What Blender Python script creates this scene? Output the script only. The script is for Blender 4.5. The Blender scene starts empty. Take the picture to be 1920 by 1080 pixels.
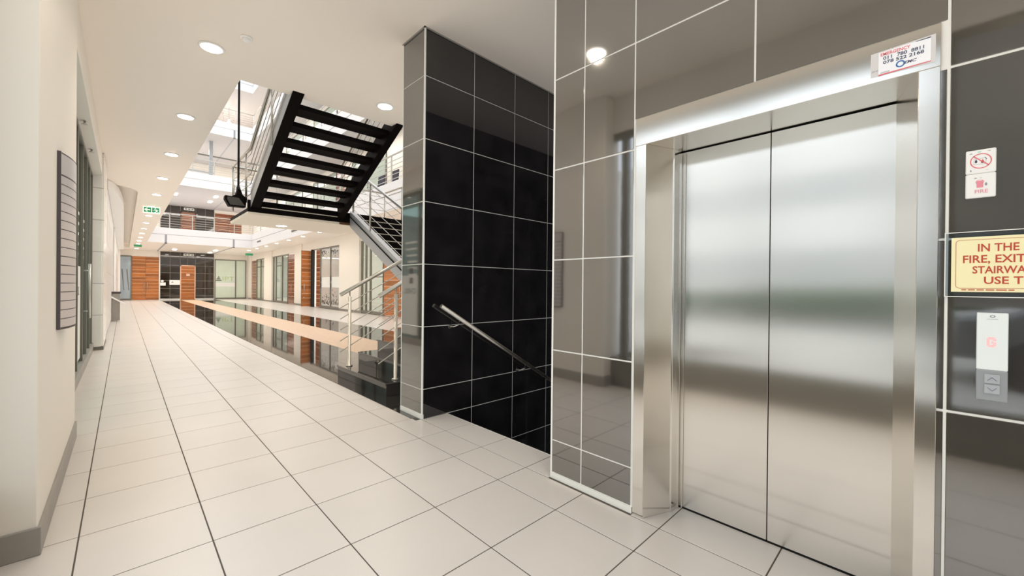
import bpy, bmesh, math, random
from mathutils import Vector, Matrix
random.seed(4)
S = bpy.context.scene
COL = S.collection

# ------------------------------------------------------------------ camera, world, exposure
cam_d = bpy.data.cameras.new('camera')
cam = bpy.data.objects.new('camera', cam_d); COL.objects.link(cam)
cam_d.sensor_width = 36.0; cam_d.lens = 753.448 / 1920 * 36.0
cam_d.clip_start = 0.02; cam_d.clip_end = 300
_F = Vector((0.6950919, 0.71891407, -0.00313248)); _R = Vector((0.71890521, -0.69504135, 0.00963375)); _U = Vector((-0.00474864, 0.0089483, 0.99994869))
cam.matrix_world = Matrix(((_R.x, _U.x, -_F.x, 0), (_R.y, _U.y, -_F.y, 0), (_R.z, _U.z, -_F.z, 1.2725), (0, 0, 0, 1)))
S.camera = cam
W = bpy.data.worlds.new('overcast_sky'); S.world = W; W.use_nodes = True
_bg = W.node_tree.nodes['Background']; _bg.inputs[0].default_value = (0.86, 0.93, 1.0, 1); _bg.inputs[1].default_value = 2.05
S.view_settings.view_transform = 'Standard'; S.view_settings.look = 'None'
S.view_settings.exposure = 0.0; S.view_settings.gamma = 1.0; S.view_settings.use_curve_mapping = False
S.cycles.max_bounces = 10; S.cycles.diffuse_bounces = 5; S.cycles.glossy_bounces = 5
S.cycles.transparent_max_bounces = 12; S.cycles.transmission_bounces = 4
S.cycles.caustics_reflective = False; S.cycles.caustics_refractive = False
S.cycles.sample_clamp_indirect = 4.0
S.cycles.use_fast_gi = True; S.cycles.fast_gi_method = 'ADD'
W.light_settings.ao_factor = 0.35; W.light_settings.distance = 1.2
DOWN_W = 50.0          # power of one ceiling downlight
def light(name, kind, loc, energy, color=(1, 1, 1), rot=(0, 0, 0), **k):
    d = bpy.data.lights.new(name, kind); d.energy = energy; d.color = color
    for a, v in k.items(): setattr(d, a, v)
    o = bpy.data.objects.new(name, d); COL.objects.link(o); o.location = loc; o.rotation_euler = rot
    return o
def portal(name, loc, rot, sx, sy):
    o = light(name, 'AREA', loc, 1, rot=rot, shape='RECTANGLE', size=sx, size_y=sy)
    o.data.cycles.is_portal = True
portal('skylight_portal', (3.65, 19.0, 15.0), (0, 0, 0), 5.2, 26)
portal('entrance_portal', (-0.58, -0.7, 1.8), (0, -math.pi / 2, 0), 3.3, 6.4)

# ------------------------------------------------------------------ helpers
WP = {}
class MB:
    """collects boxes, prisms, tubes in world coordinates, builds ONE mesh"""
    def __init__(s): s.v = []; s.f = []; s.sm = []
    def box(s, x0, y0, z0, x1, y1, z1):
        x0, x1 = sorted((x0, x1)); y0, y1 = sorted((y0, y1)); z0, z1 = sorted((z0, z1))
        n = len(s.v)
        s.v += [(x0, y0, z0), (x1, y0, z0), (x1, y1, z0), (x0, y1, z0), (x0, y0, z1), (x1, y0, z1), (x1, y1, z1), (x0, y1, z1)]
        for q in ((0, 3, 2, 1), (4, 5, 6, 7), (0, 1, 5, 4), (1, 2, 6, 5), (2, 3, 7, 6), (3, 0, 4, 7)):
            s.f.append(tuple(n + i for i in q)); s.sm.append(False)
        return s
    def prism(s, pts, d):
        """pts: polygon (3d), d: extrusion vector"""
        n = len(s.v); m = len(pts); d = Vector(d)
        nrm = Vector((0, 0, 0))
        for i in range(m):
            a = Vector(pts[i]); b = Vector(pts[(i + 1) % m]); nrm += a.cross(b)
        if nrm.dot(d) > 0: pts = pts[::-1]
        s.v += [tuple(p) for p in pts] + [tuple(Vector(p) + d) for p in pts]
        s.f.append(tuple(range(n, n + m))); s.sm.append(False)
        s.f.append(tuple(range(n + 2 * m - 1, n + m - 1, -1))); s.sm.append(False)
        for i in range(m):
            j = (i + 1) % m
            s.f.append((n + j, n + i, n + m + i, n + m + j)); s.sm.append(False)
        return s
    def tube(s, pts, r, seg=10, cap=True):
        pts = [Vector(p) for p in pts]; n0 = len(s.v); N = len(pts)
        for i, p in enumerate(pts):
            t = (pts[min(i + 1, N - 1)] - pts[max(i - 1, 0)]).normalized()
            ref = Vector((0, 0, 1)) if abs(t.z) < 0.9 else Vector((1, 0, 0))
            a = t.cross(ref).normalized(); b = t.cross(a)
            for k in range(seg):
                th = 2 * math.pi * k / seg
                s.v.append(tuple(p + a * (r * math.cos(th)) + b * (r * math.sin(th))))
        for i in range(N - 1):
            for k in range(seg):
                k2 = (k + 1) % seg
                s.f.append((n0 + i * seg + k, n0 + i * seg + k2, n0 + (i + 1) * seg + k2, n0 + (i + 1) * seg + k)); s.sm.append(True)
        if cap:
            s.f.append(tuple(n0 + k for k in range(seg))[::-1]); s.sm.append(False)
            s.f.append(tuple(n0 + (N - 1) * seg + k for k in range(seg))); s.sm.append(False)
        return s
    def lathe(s, c, prof, seg=20, axis='z'):
        """prof: list of (r, h) around axis through c"""
        n0 = len(s.v); c = Vector(c)
        for r, h in prof:
            for k in range(seg):
                th = 2 * math.pi * k / seg; a, b = r * math.cos(th), r * math.sin(th)
                s.v.append(tuple(c + {'z': Vector((a, b, h)), 'x': Vector((h, a, b)), 'y': Vector((b, h, a))}[axis]))
        for i in range(len(prof) - 1):
            for k in range(seg):
                k2 = (k + 1) % seg
                s.f.append((n0 + i * seg + k, n0 + i * seg + k2, n0 + (i + 1) * seg + k2, n0 + (i + 1) * seg + k)); s.sm.append(True)
        s.f.append(tuple(n0 + k for k in range(seg))[::-1]); s.sm.append(False)
        s.f.append(tuple(n0 + (len(prof) - 1) * seg + k for k in range(seg))); s.sm.append(False)
        return s
    def add_mesh(s, me, M):
        n = len(s.v)
        s.v += [tuple(M @ v.co) for v in me.vertices]
        for p in me.polygons: s.f.append(tuple(n + i for i in p.vertices)); s.sm.append(False)
        return s
    def build(s, name, mat, parent=None, bevel=0, origin=None, kind=None, label=None):
        me = bpy.data.meshes.new(name)
        V = [Vector(v) for v in s.v]
        lo = Vector((min(v.x for v in V), min(v.y for v in V), min(v.z for v in V)))
        hi = Vector((max(v.x for v in V), max(v.y for v in V), max(v.z for v in V)))
        o0 = Vector(origin) if origin else Vector(((lo.x + hi.x) / 2, (lo.y + hi.y) / 2, lo.z))
        me.from_pydata([tuple(v - o0) for v in V], [], s.f)
        me.polygons.foreach_set('use_smooth', s.sm); me.update()
        if bevel:
            bm = bmesh.new(); bm.from_mesh(me)
            bmesh.ops.bevel(bm, geom=[e for e in bm.edges], offset=bevel, segments=1, affect='EDGES', clamp_overlap=True)
            bm.to_mesh(me); bm.free()
        me.materials.append(mat)
        o = bpy.data.objects.new(name, me); COL.objects.link(o)
        WP[o.name] = o0
        if parent: o.parent = parent; o.location = o0 - WP[parent.name]
        else: o.location = o0
        if kind: o['kind'] = kind
        if label: o['label'] = label
        return o
def shared(name, me, loc, parent, label=None):
    o = bpy.data.objects.new(name, me); COL.objects.link(o)
    WP[o.name] = Vector(loc); o.parent = parent; o.location = Vector(loc) - WP[parent.name]
    if label: o['label'] = label
    return o
_bc = {}
def box_mesh(name, dx, dy, dz, mat, bev):
    """cached box, centred on its bottom centre"""
    k = (name, round(dx, 4), round(dy, 4), round(dz, 4), mat.name)
    if k not in _bc:
        m = MB().box(-dx / 2, -dy / 2, 0, dx / 2, dy / 2, dz)
        me = bpy.data.meshes.new(name); me.from_pydata(m.v, [], m.f)
        if bev:
            bm = bmesh.new(); bm.from_mesh(me)
            bmesh.ops.bevel(bm, geom=list(bm.edges), offset=bev, segments=1, affect='EDGES', clamp_overlap=True)
            bm.to_mesh(me); bm.free()
        me.materials.append(mat); _bc[k] = me
    return _bc[k]
def piece(name, x0, y0, z0, x1, y1, z1, mat, parent, bev=0.0, label=None):
    me = box_mesh(name, abs(x1 - x0), abs(y1 - y0), abs(z1 - z0), mat, bev)
    return shared(name, me, ((x0 + x1) / 2, (y0 + y1) / 2, min(z0, z1)), parent, label)
def empty(name, loc, label, cat, group=None, kind=None):
    o = bpy.data.objects.new(name, None); COL.objects.link(o); o.location = loc; WP[o.name] = Vector(loc)
    o.empty_display_size = 0.1
    tag(o, label, cat, group, kind); return o
def tag(o, label=None, cat=None, group=None, kind=None):
    if label: o['label'] = label
    if cat: o['category'] = cat
    if group: o['group'] = group
    if kind: o['kind'] = kind
    return o
def copy_tree(o, loc, label):
    c = o.copy(); COL.objects.link(c); c.location = loc; WP[c.name] = Vector(loc)
    if label: c['label'] = label
    for ch in o.children:
        d = ch.copy(); COL.objects.link(d); d.parent = c
        for g in ch.children:
            e = g.copy(); COL.objects.link(e); e.parent = d
    return c
def struct(m, name, mat, label=None, parent=None, bevel=0):
    o = m.build(name, mat, parent, bevel)
    if not parent: tag(o, label, None, None, 'structure')
    return o
AX = {'-x': ((0, -1, 0), (0, 0, 1)), '-y': ((1, 0, 0), (0, 0, 1)), '+x': ((0, 1, 0), (0, 0, 1))}
def text_mb(txt, size, org, face, thick=0.0006, width=None, align='LEFT', bold=0.0, sp=1.0, shear=0.0):
    """lettering lying on the plane that faces `face`, starting at org (baseline left)"""
    c = bpy.data.curves.new('t', 'FONT'); c.body = txt; c.size = size; c.extrude = thick / 2; c.align_x = 'LEFT'
    c.offset = bold; c.space_character = sp; c.resolution_u = 3; c.shear = shear
    o = bpy.data.objects.new('t', c); COL.objects.link(o)
    me = bpy.data.meshes.new_from_object(o.evaluated_get(bpy.context.evaluated_depsgraph_get()))
    bpy.data.objects.remove(o); bpy.data.curves.remove(c)
    xs = [v.co.x for v in me.vertices]; w = max(xs) - min(xs); k = (width / w) if width else 1.0
    X, Z = (Vector(a) for a in AX[face]); N = X.cross(Z)
    off = {'LEFT': -min(xs) * k, 'CENTER': -(min(xs) + w / 2) * k}[align]
    M = Matrix(((X.x * k, Z.x, N.x, 0), (X.y * k, Z.y, N.y, 0), (X.z * k, Z.z, N.z, 0), (0, 0, 0, 1)))
    M.translation = Vector(org) + X * off
    m = MB().add_mesh(me, M); bpy.data.meshes.remove(me)
    return m
def plane_pt(org, face, a, b, d=0):
    X, Z = (Vector(v) for v in AX[face]); N = X.cross(Z)
    return tuple(Vector(org) + X * a + Z * b + N * d)
def flat(m, org, face, poly, d0, d1):
    """polygon (a,b) on the face, from depth d0 to d1 out of it"""
    X, Z = (Vector(v) for v in AX[face]); N = X.cross(Z)
    m.prism([plane_pt(org, face, a, b, d0) for a, b in poly], N * (d1 - d0)); return m
def ring(m, org, face, ca, cb, r0, r1, d0, d1, seg=28, sy=1.0):
    for k in range(seg):
        t0 = 2 * math.pi * k / seg; t1 = 2 * math.pi * (k + 1) / seg
        flat(m, org, face, [(ca + r0 * math.cos(t0), cb + sy * r0 * math.sin(t0)), (ca + r1 * math.cos(t0), cb + sy * r1 * math.sin(t0)),
                            (ca + r1 * math.cos(t1), cb + sy * r1 * math.sin(t1)), (ca + r0 * math.cos(t1), cb + sy * r0 * math.sin(t1))], d0, d1)

# ------------------------------------------------------------------ materials
def mat(name, col, rough=0.5, metal=0.0, ior=1.5, emit=None, estr=0, var=0.0, vscale=4.0, bump=0.0, bscale=40, aniso=0, spec=0.5, vec_scale=None, coat=0, objvar=0.0, rvar=0.0):
    m = bpy.data.materials.new(name); m.use_nodes = True; nt = m.node_tree; b = nt.nodes['Principled BSDF']
    b.inputs['Base Color'].default_value = (*col, 1); b.inputs['Roughness'].default_value = rough
    b.inputs['Metallic'].default_value = metal; b.inputs['IOR'].default_value = ior; b.inputs['Specular IOR Level'].default_value = spec
    if coat: b.inputs['Coat Weight'].default_value = coat; b.inputs['Coat Roughness'].default_value = 0.05
    if emit: b.inputs['Emission Color'].default_value = (*emit, 1); b.inputs['Emission Strength'].default_value = estr
    L = nt.links.new; tc = nt.nodes.new('ShaderNodeTexCoord'); geo = nt.nodes.new('ShaderNodeNewGeometry')
    vec = geo.outputs['Position']
    if vec_scale:
        mp = nt.nodes.new('ShaderNodeMapping'); mp.inputs['Scale'].default_value = vec_scale; L(vec, mp.inputs['Vector']); vec = mp.outputs['Vector']
    colout = None
    if var or rvar:
        nz = nt.nodes.new('ShaderNodeTexNoise'); nz.inputs['Scale'].default_value = vscale; nz.inputs['Detail'].default_value = 5; nz.inputs['Roughness'].default_value = 0.6
        L(vec, nz.inputs['Vector'])
    if var:
        mx = nt.nodes.new('ShaderNodeMix'); mx.data_type = 'RGBA'
        mx.inputs[6].default_value = (*[c * (1 - var) for c in col], 1); mx.inputs[7].default_value = (*[min(1, c * (1 + var)) for c in col], 1)
        rp = nt.nodes.new('ShaderNodeMapRange'); rp.inputs[1].default_value = 0.3; rp.inputs[2].default_value = 0.7
        L(nz.outputs['Fac'], rp.inputs[0]); L(rp.outputs[0], mx.inputs[0]); colout = mx.outputs[2]
    if objvar:
        oi = nt.nodes.new('ShaderNodeObjectInfo'); hs = nt.nodes.new('ShaderNodeHueSaturation')
        mr = nt.nodes.new('ShaderNodeMapRange'); mr.inputs[3].default_value = 1 - objvar; mr.inputs[4].default_value = 1 + objvar
        L(oi.outputs['Random'], mr.inputs[0]); L(mr.outputs[0], hs.inputs['Value'])
        if colout: L(colout, hs.inputs['Color'])
        else: hs.inputs['Color'].default_value = (*col, 1)
        colout = hs.outputs['Color']
    if colout: L(colout, b.inputs['Base Color'])
    if rvar:
        rr = nt.nodes.new('ShaderNodeMapRange'); rr.inputs[1].default_value = 0.3; rr.inputs[2].default_value = 0.7
        rr.inputs[3].default_value = rough * (1 - rvar); rr.inputs[4].default_value = rough * (1 + rvar)
        L(nz.outputs['Fac'], rr.inputs[0]); L(rr.outputs[0], b.inputs['Roughness'])
    if bump:
        n2 = nt.nodes.new('ShaderNodeTexNoise'); n2.inputs['Scale'].default_value = bscale; n2.inputs['Detail'].default_value = 3; L(vec, n2.inputs['Vector'])
        bp = nt.nodes.new('ShaderNodeBump'); bp.inputs['Strength'].default_value = bump; bp.inputs['Distance'].default_value = 0.01
        L(n2.outputs['Fac'], bp.inputs['Height']); L(bp.outputs['Normal'], b.inputs['Normal'])
    if aniso:
        b.inputs['Anisotropic'].default_value = aniso
        tg = nt.nodes.new('ShaderNodeCombineXYZ'); tg.inputs[0].default_value = 0.6; tg.inputs[1].default_value = 1.0; L(tg.outputs[0], b.inputs['Tangent'])
    return m
def glass_mat(name, tint=(0.9, 0.95, 0.93), gloss=0.10, frost=0.0, frost_col=(0.8, 0.85, 0.8)):
    m = bpy.data.materials.new(name); m.use_nodes = True; nt = m.node_tree; nt.nodes.clear(); L = nt.links.new
    out = nt.nodes.new('ShaderNodeOutputMaterial'); tr = nt.nodes.new('ShaderNodeBsdfTransparent'); tr.inputs[0].default_value = (*tint, 1)
    gl = nt.nodes.new('ShaderNodeBsdfGlossy'); gl.inputs['Roughness'].default_value = 0.02
    fr = nt.nodes.new('ShaderNodeFresnel'); fr.inputs[0].default_value = 1.45
    ad = nt.nodes.new('ShaderNodeMath'); ad.operation = 'MULTIPLY_ADD'; ad.inputs[1].default_value = 1.0; ad.inputs[2].default_value = gloss * 0.3
    mx = nt.nodes.new('ShaderNodeMixShader'); L(fr.outputs[0], ad.inputs[0])
    gg = nt.nodes.new('ShaderNodeNewGeometry'); iv = nt.nodes.new('ShaderNodeMath'); iv.operation = 'SUBTRACT'; iv.inputs[0].default_value = 1.0; L(gg.outputs['Backfacing'], iv.inputs[1])
    ml = nt.nodes.new('ShaderNodeMath'); ml.operation = 'MULTIPLY'; L(ad.outputs[0], ml.inputs[0]); L(iv.outputs[0], ml.inputs[1]); L(ml.outputs[0], mx.inputs[0])
    base = tr.outputs[0]
    if frost:
        df = nt.nodes.new('ShaderNodeBsdfDiffuse'); df.inputs[0].default_value = (*frost_col, 1)
        tl = nt.nodes.new('ShaderNodeBsdfTranslucent'); tl.inputs[0].default_value = (*frost_col, 1)
        m1 = nt.nodes.new('ShaderNodeMixShader'); m1.inputs[0].default_value = 0.5; L(df.outputs[0], m1.inputs[1]); L(tl.outputs[0], m1.inputs[2])
        m2 = nt.nodes.new('ShaderNodeMixShader'); m2.inputs[0].default_value = frost; L(base, m2.inputs[1]); L(m1.outputs[0], m2.inputs[2]); base = m2.outputs[0]
    L(base, mx.inputs[1]); L(gl.outputs[0], mx.inputs[2]); L(mx.outputs[0], out.inputs[0])
    return m
M = {}
M['floor_tile'] = mat('floor_tile', (0.68, 0.635, 0.585), 0.30, var=0.03, vscale=1.3, objvar=0.015, rvar=0.0, bump=0.01, bscale=60, ior=1.55)
M['floor_grout'] = mat('floor_grout', (0.10, 0.085, 0.07), 0.9)
M['granite'] = mat('granite_polished', (0.022, 0.019, 0.017), 0.035, var=0.4, vscale=60, ior=2.1)
M['granite_joint'] = mat('granite_joint', (0.06, 0.055, 0.05), 0.6)
M['tan_tile'] = mat('tan_tile', (0.72, 0.52, 0.37), 0.42, var=0.08, vscale=9, ior=1.4)
M['wall_tile'] = mat('dark_wall_tile', (0.035, 0.031, 0.026), 0.05, ior=3.5, var=0.35, vscale=3.5, objvar=0.12, bump=0.012, bscale=6)
M['black_tile'] = mat('black_wall_tile', (0.012, 0.011, 0.012), 0.03, ior=1.75, var=0.4, vscale=4, bump=0.01, bscale=5)
M['grout'] = mat('white_grout', (0.80, 0.79, 0.74), 0.7)
M['black_grout'] = mat('dim_grout', (0.62, 0.61, 0.57), 0.7)
M['trim'] = mat('white_corner_trim', (0.85, 0.85, 0.80), 0.35)
M['wall'] = mat('cream_wall_paint', (0.80, 0.745, 0.66), 0.55, bump=0.02, bscale=60)
M['wall_cool'] = mat('white_wall_paint', (0.84, 0.82, 0.79), 0.55)
M['ceiling'] = mat('ceiling_paint', (0.84, 0.765, 0.675), 0.45, ior=1.35)
M['slab'] = mat('white_slab_paint', (0.86, 0.85, 0.85), 0.5)
M['groove'] = mat('shadow_groove', (0.35, 0.35, 0.37), 0.7)
M['skirting'] = mat('grey_skirting', (0.30, 0.28, 0.25), 0.45, var=0.08)
M['steel'] = mat('brushed_steel', (0.88, 0.85, 0.80), 0.17, metal=1.0, aniso=0.93)
M['steel_frame'] = mat('brushed_steel_frame', (0.86, 0.835, 0.79), 0.17, metal=1.0, aniso=0.85)
M['gap'] = mat('dark_gap', (0.01, 0.01, 0.01), 0.8)
M['rail'] = mat('stainless_rail', (0.74, 0.72, 0.67), 0.38, metal=1.0)
M['rail_white'] = mat('pale_rail', (0.62, 0.60, 0.56), 0.35, metal=0.5)
M['black_steel'] = mat('black_stair_steel', (0.003, 0.002, 0.002), 0.55, spec=0.10)
M['grey_lit_steel'] = mat('grey_lit_stair_steel', (0.46, 0.46, 0.47), 0.4, metal=0.3)  # lit look of the stringer faces is put into this grey
M['alu'] = mat('grey_aluminium_frame', (0.20, 0.19, 0.16), 0.4, metal=0.4)
M['wood_a'] = mat('orange_wood', (0.38, 0.125, 0.028), 0.35, var=0.25, vscale=3, vec_scale=(1, 1, 9), objvar=0.25)
M['wood_b'] = mat('red_brown_wood', (0.20, 0.06, 0.025), 0.22, var=0.3, vscale=3, vec_scale=(1, 1, 9), objvar=0.25)
M['wood_strip'] = mat('pale_wood_strip', (0.74, 0.50, 0.33), 0.35)
M['wood_edge'] = mat('dark_wood_edge', (0.10, 0.045, 0.02), 0.4)
M['glass'] = glass_mat('clear_glass', (0.95, 0.96, 0.96))
M['glass_front'] = glass_mat('shop_glass', (0.72, 0.76, 0.73), 0.15)
M['glass_dark'] = glass_mat('tinted_glass', (0.55, 0.66, 0.64), 0.2)
M['glass_frost'] = glass_mat('frosted_glass', (0.80, 0.88, 0.82), 0.1, frost=0.80, frost_col=(0.70, 0.77, 0.68))
M['glass_grey'] = glass_mat('grey_film_glass', (0.72, 0.72, 0.70), 0.1, frost=0.65, frost_col=(0.62, 0.60, 0.56))
M['glass_sky'] = glass_mat('skylight_glass', (0.95, 0.98, 1.0), 0.0)
M['film'] = mat('white_film', (0.75, 0.75, 0.70), 0.5)
M['film_dark'] = mat('dark_film', (0.06, 0.055, 0.05), 0.5)
M['lamp'] = mat('downlight_lens', (1, 1, 1), 0.5, emit=(1.0, 0.90, 0.74), estr=14)
M['tube'] = mat('fluorescent_lens', (1, 1, 1), 0.5, emit=(1.0, 0.97, 0.90), estr=6)
M['white_plastic'] = mat('white_plastic', (0.86, 0.85, 0.83), 0.4)
M['paper'] = mat('white_paper', (0.88, 0.89, 0.93), 0.5)
M['paper_grey'] = mat('greyish_card', (0.66, 0.64, 0.64), 0.5)
M['ink'] = mat('blue_black_ink', (0.06, 0.07, 0.13), 0.6)
M['ink_blue'] = mat('blue_ink', (0.05, 0.17, 0.42), 0.6)
M['ink_red'] = mat('faded_red_ink', (0.72, 0.16, 0.18), 0.6)
M['ink_grey'] = mat('grey_ink', (0.30, 0.30, 0.33), 0.6)
M['ink_pink'] = mat('pink_ink', (0.78, 0.28, 0.34), 0.6)
M['ink_green'] = mat('pale_green_ink', (0.45, 0.72, 0.60), 0.6)
M['cream_card'] = mat('cream_card', (0.90, 0.83, 0.50), 0.5)
M['sign_red'] = mat('sign_red', (0.50, 0.07, 0.04), 0.5)
M['acrylic'] = glass_mat('acrylic_sheet', (0.86, 0.9, 0.93), 0.35)
M['panel_white'] = mat('call_panel_white', (0.80, 0.85, 0.84), 0.15)
M['panel_grey'] = mat('call_panel_grey', (0.40, 0.42, 0.44), 0.35, metal=0.4)
M['button'] = mat('button_steel', (0.66, 0.69, 0.72), 0.25, metal=0.6)
M['led'] = mat('red_led', (0.8, 0.2, 0.2), 0.5, emit=(1.0, 0.30, 0.30), estr=0.9)
M['exit_green'] = mat('exit_green', (0.03, 0.25, 0.11), 0.4, emit=(0.05, 0.40, 0.18), estr=0.25)
M['exit_white'] = mat('exit_white', (0.8, 0.95, 0.8), 0.4, emit=(0.8, 1.0, 0.8), estr=0.7)
M['sign_alu'] = mat('directory_aluminium', (0.74, 0.71, 0.71), 0.38, metal=0.55)
M['sign_dark'] = mat('directory_edge', (0.10, 0.09, 0.10), 0.4, metal=0.5)
M['beige_tile'] = mat('beige_cladding', (0.84, 0.80, 0.74), 0.25, var=0.03)
M['fabric_dark'] = mat('dark_upholstery', (0.05, 0.045, 0.06), 0.8)
M['fabric_blue'] = mat('blue_upholstery', (0.10, 0.16, 0.27), 0.8)
M['asphalt'] = mat('outside_paving', (0.50, 0.48, 0.45), 0.8, var=0.1)
M['reflection_panel'] = mat('reflection_panel_grey', (0.24, 0.25, 0.25), 0.5)  # tone of the added panel that dims the tile reflection
M['reflection_wall'] = mat('reflection_wall_paint', (0.74, 0.74, 0.74), 0.7)  # tone of the unseen block mirrored in the lift doors
M['leaf'] = mat('hedge_leaf', (0.05, 0.09, 0.04), 0.7, var=0.4, vscale=20)
M['car_paint'] = mat('silver_car_paint', (0.16, 0.17, 0.18), 0.25, metal=0.3, coat=1.0)
M['rubber'] = mat('black_rubber', (0.02, 0.02, 0.02), 0.7)
M['brick_pink'] = mat('pale_terracotta', (0.75, 0.48, 0.36), 0.6)
M['soffit_shade'] = mat('shaded_soffit_grey', (0.47, 0.44, 0.42), 0.6)  # shade under the upper galleries is put into this greyer tone
M['soffit'] = mat('landing_soffit_paint', (0.80, 0.72, 0.60), 0.5)

C = 3.739                       # ground-floor ceiling height
XL = 2.068                      # plane of the lift wall
SOF = [C, 7.37, 11.0, 14.3]     # soffits of the four gallery levels
OX0, OX1, OY0, OY1 = 1.0, 6.3, 5.79, 32.19    # atrium opening
RX = 7.8; FY = 41.0; LX = -0.283

# ------------------------------------------------------------------ floor
fl = MB().box(-0.6, -4, -0.25, 2.33, FY, -0.0022)
fl.box(2.33, -4, -0.25, 9.5, 1.60, -0.0022).box(2.33, 3.40, -0.25, 10.5, FY, -0.0022).box(-4.5, 2.9, -0.25, -0.6, FY, -0.004)
floor = struct(fl, 'floor', M['floor_grout'], 'pale beige tiled corridor floor with dark and tan granite bands beside it')
g = 0.0030
TX = [-0.62, -0.155, 0.326, 0.81, 1.296, 1.782, 2.046]
P = 0.4905; Y0 = 2.94
field = MB()
def ftile(x0, x1, y0, y1, near, mt='floor_tile'):
    if x1 - x0 < 0.03 or y1 - y0 < 0.03: return
    if near: piece('floor_tile', x0 + g, y0 + g, -0.012, x1 - g, y1 - g, 0, M[mt], floor, 0.0012)
    else: return True
k = -14
while Y0 + k * P < FY:
    ya, yb = Y0 + k * P, min(Y0 + (k + 1) * P, FY)
    cols = list(zip(TX[:-1], TX[1:]))
    if ya >= 3.3: cols[-1] = (1.782, 1.988)
    if ya >= 3.3: cols.append((1.9881, 1.9882))
    for a, b in cols:
        near = 0.3 < ya + P < 14.3 and b > -0.4 and not (ya < 0.9 and b < 0.5)
        if a < 2.0 and ftile(a, b, ya, yb, near):
            field.box(a + g, ya + g, -0.012, b - g, yb - g, 0)
    if ya < 3.3:       # beyond x = 2.046: stub up to the stairwell edge / under the lift sill
        if 1.747 < yb and ya < 3.33: ftile(2.046, 2.33, max(ya, 1.75), min(yb, 3.34), True)
        elif 0.0 < yb and ya < 1.1: ftile(2.046, 2.335, max(ya, 0.03), min(yb, 1.15), True)
    k += 1
field.build('distant_floor_tile', M['floor_tile'], floor, kind='stuff')
def band(x0, x1, name, mt, ynear, pitch=0.4905, split=True, y0=3.345):
    far = MB(); y = y0; n = max(1, round((x1 - x0) / 0.6)); w = (x1 - x0) / n
    while y < FY - 0.01:
        yb = min(y + pitch, FY)
        for i in range(n):
            a, b = x0 + i * w, x0 + (i + 1) * w
            if yb < ynear and not (a > 3.0 and yb < 5.0): piece(name, a + .0012, y + .0012, -0.012, b - .0012, yb - .0012, 0, M[mt], floor, 0.0006)
            else: far.box(a + .0012, y + .0012, -0.012, b - .0012, yb - .0012, 0)
        y = yb
    far.build('distant_' + name, M[mt], floor, kind='stuff')
band(1.989, 3.17, 'dark_granite_tile', 'granite', 13.5, 0.60)
band(3.17, 4.19, 'tan_floor_tile', 'tan_tile', 12.0, 0.60)
band(4.19, 5.42, 'outer_granite_tile', 'granite', 10.0, 0.60)
band(5.42, RX, 'pale_floor_tile', 'floor_tile', 8.0, 0.60)

# ------------------------------------------------------------------ ceiling (boards round the atrium opening, cove on the left)
ce = MB()
ce.box(-0.6, -4, C, 9.5, OY0, C + 0.05)                    # near board
ce.box(0.27, OY0, C, OX0, FY, C + 0.26)                    # strip beside the opening
ce.box(-0.6, OY0, C, 0.27, 14.2, C + 0.26)
ce.box(-0.6, 38.5, C, 0.27, FY, C + 0.26)
ce.box(OX0, OY1, C, OX1, FY, C + 0.26)
ce.box(OX1, OY0, C, RX, FY, C + 0.26)
ce.box(-0.6, 14.2, C + 0.22, 0.27, 38.5, C + 0.26)         # raised cove
for i in range(8):                                           # rounded near corner of the cove
    a0, a1 = i * math.pi / 16, (i + 1) * math.pi / 16
    r = 0.5; cx, cy = 0.27 - r, 14.2 + r * 1.6
    p = lambda t: (cx + r * math.cos(t), cy - r * 1.6 * math.sin(t))
    ce.prism([(0.27, 14.2, C), (*p(a0), C), (*p(a1), C)], (0, 0, 0.22))
struct(ce, 'ceiling', M['ceiling'], 'warm white ceiling with a row of downlights, open to the atrium')
bk = MB()
pts = [(-0.28, 13.6), (-0.20, 13.8), (-0.11, 14.4), (-0.05, 15.3), (-0.01, 16.5), (0.0, 17.5), (0.0, 37.5), (-0.28, 37.5)]
bk.prism([(a, b, 3.52) for a, b in pts], (0, 0, 0.21))
struct(bk, 'trim_1', M['wall_cool'], 'round-ended white bulkhead below the ceiling cove on the left')
# second step of the niche: a lower curved lip in front
bk = MB(); bk.prism([(a * 1.0, b, 3.735) for a, b in [(-0.28, 14.3), (-0.2, 14.5), (-0.12, 15.3), (-0.08, 16.5), (-0.08, 37.5), (-0.28, 37.5)]], (0, 0, 0.09))
struct(bk, 'trim_2', M['wall'], 'thin curved lip above the white bulkhead on the left')

# ------------------------------------------------------------------ left side: pillar, shopfront, clad column, long wall
wl = MB(); wl.box(-0.6, 2.876, 0, LX, 4.86, C)
wall_left = struct(wl, 'wall_left', M['wall'], 'cream plastered pillar at the left carrying the directory board', bevel=0.004)
b = MB(); b.box(-0.62, 2.864, 0, LX + 0.012, 4.87, 0.132)
struct(b, 'baseboard_left', M['skirting'], 'grey skirting round the foot of the left pillar', bevel=0.003)
b = MB(); b.box(-0.6, 4.86, 3.31, -0.30, 10.9, C)
struct(b, 'wall_left_header', M['wall'], 'plastered beam above the left shopfront')
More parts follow.
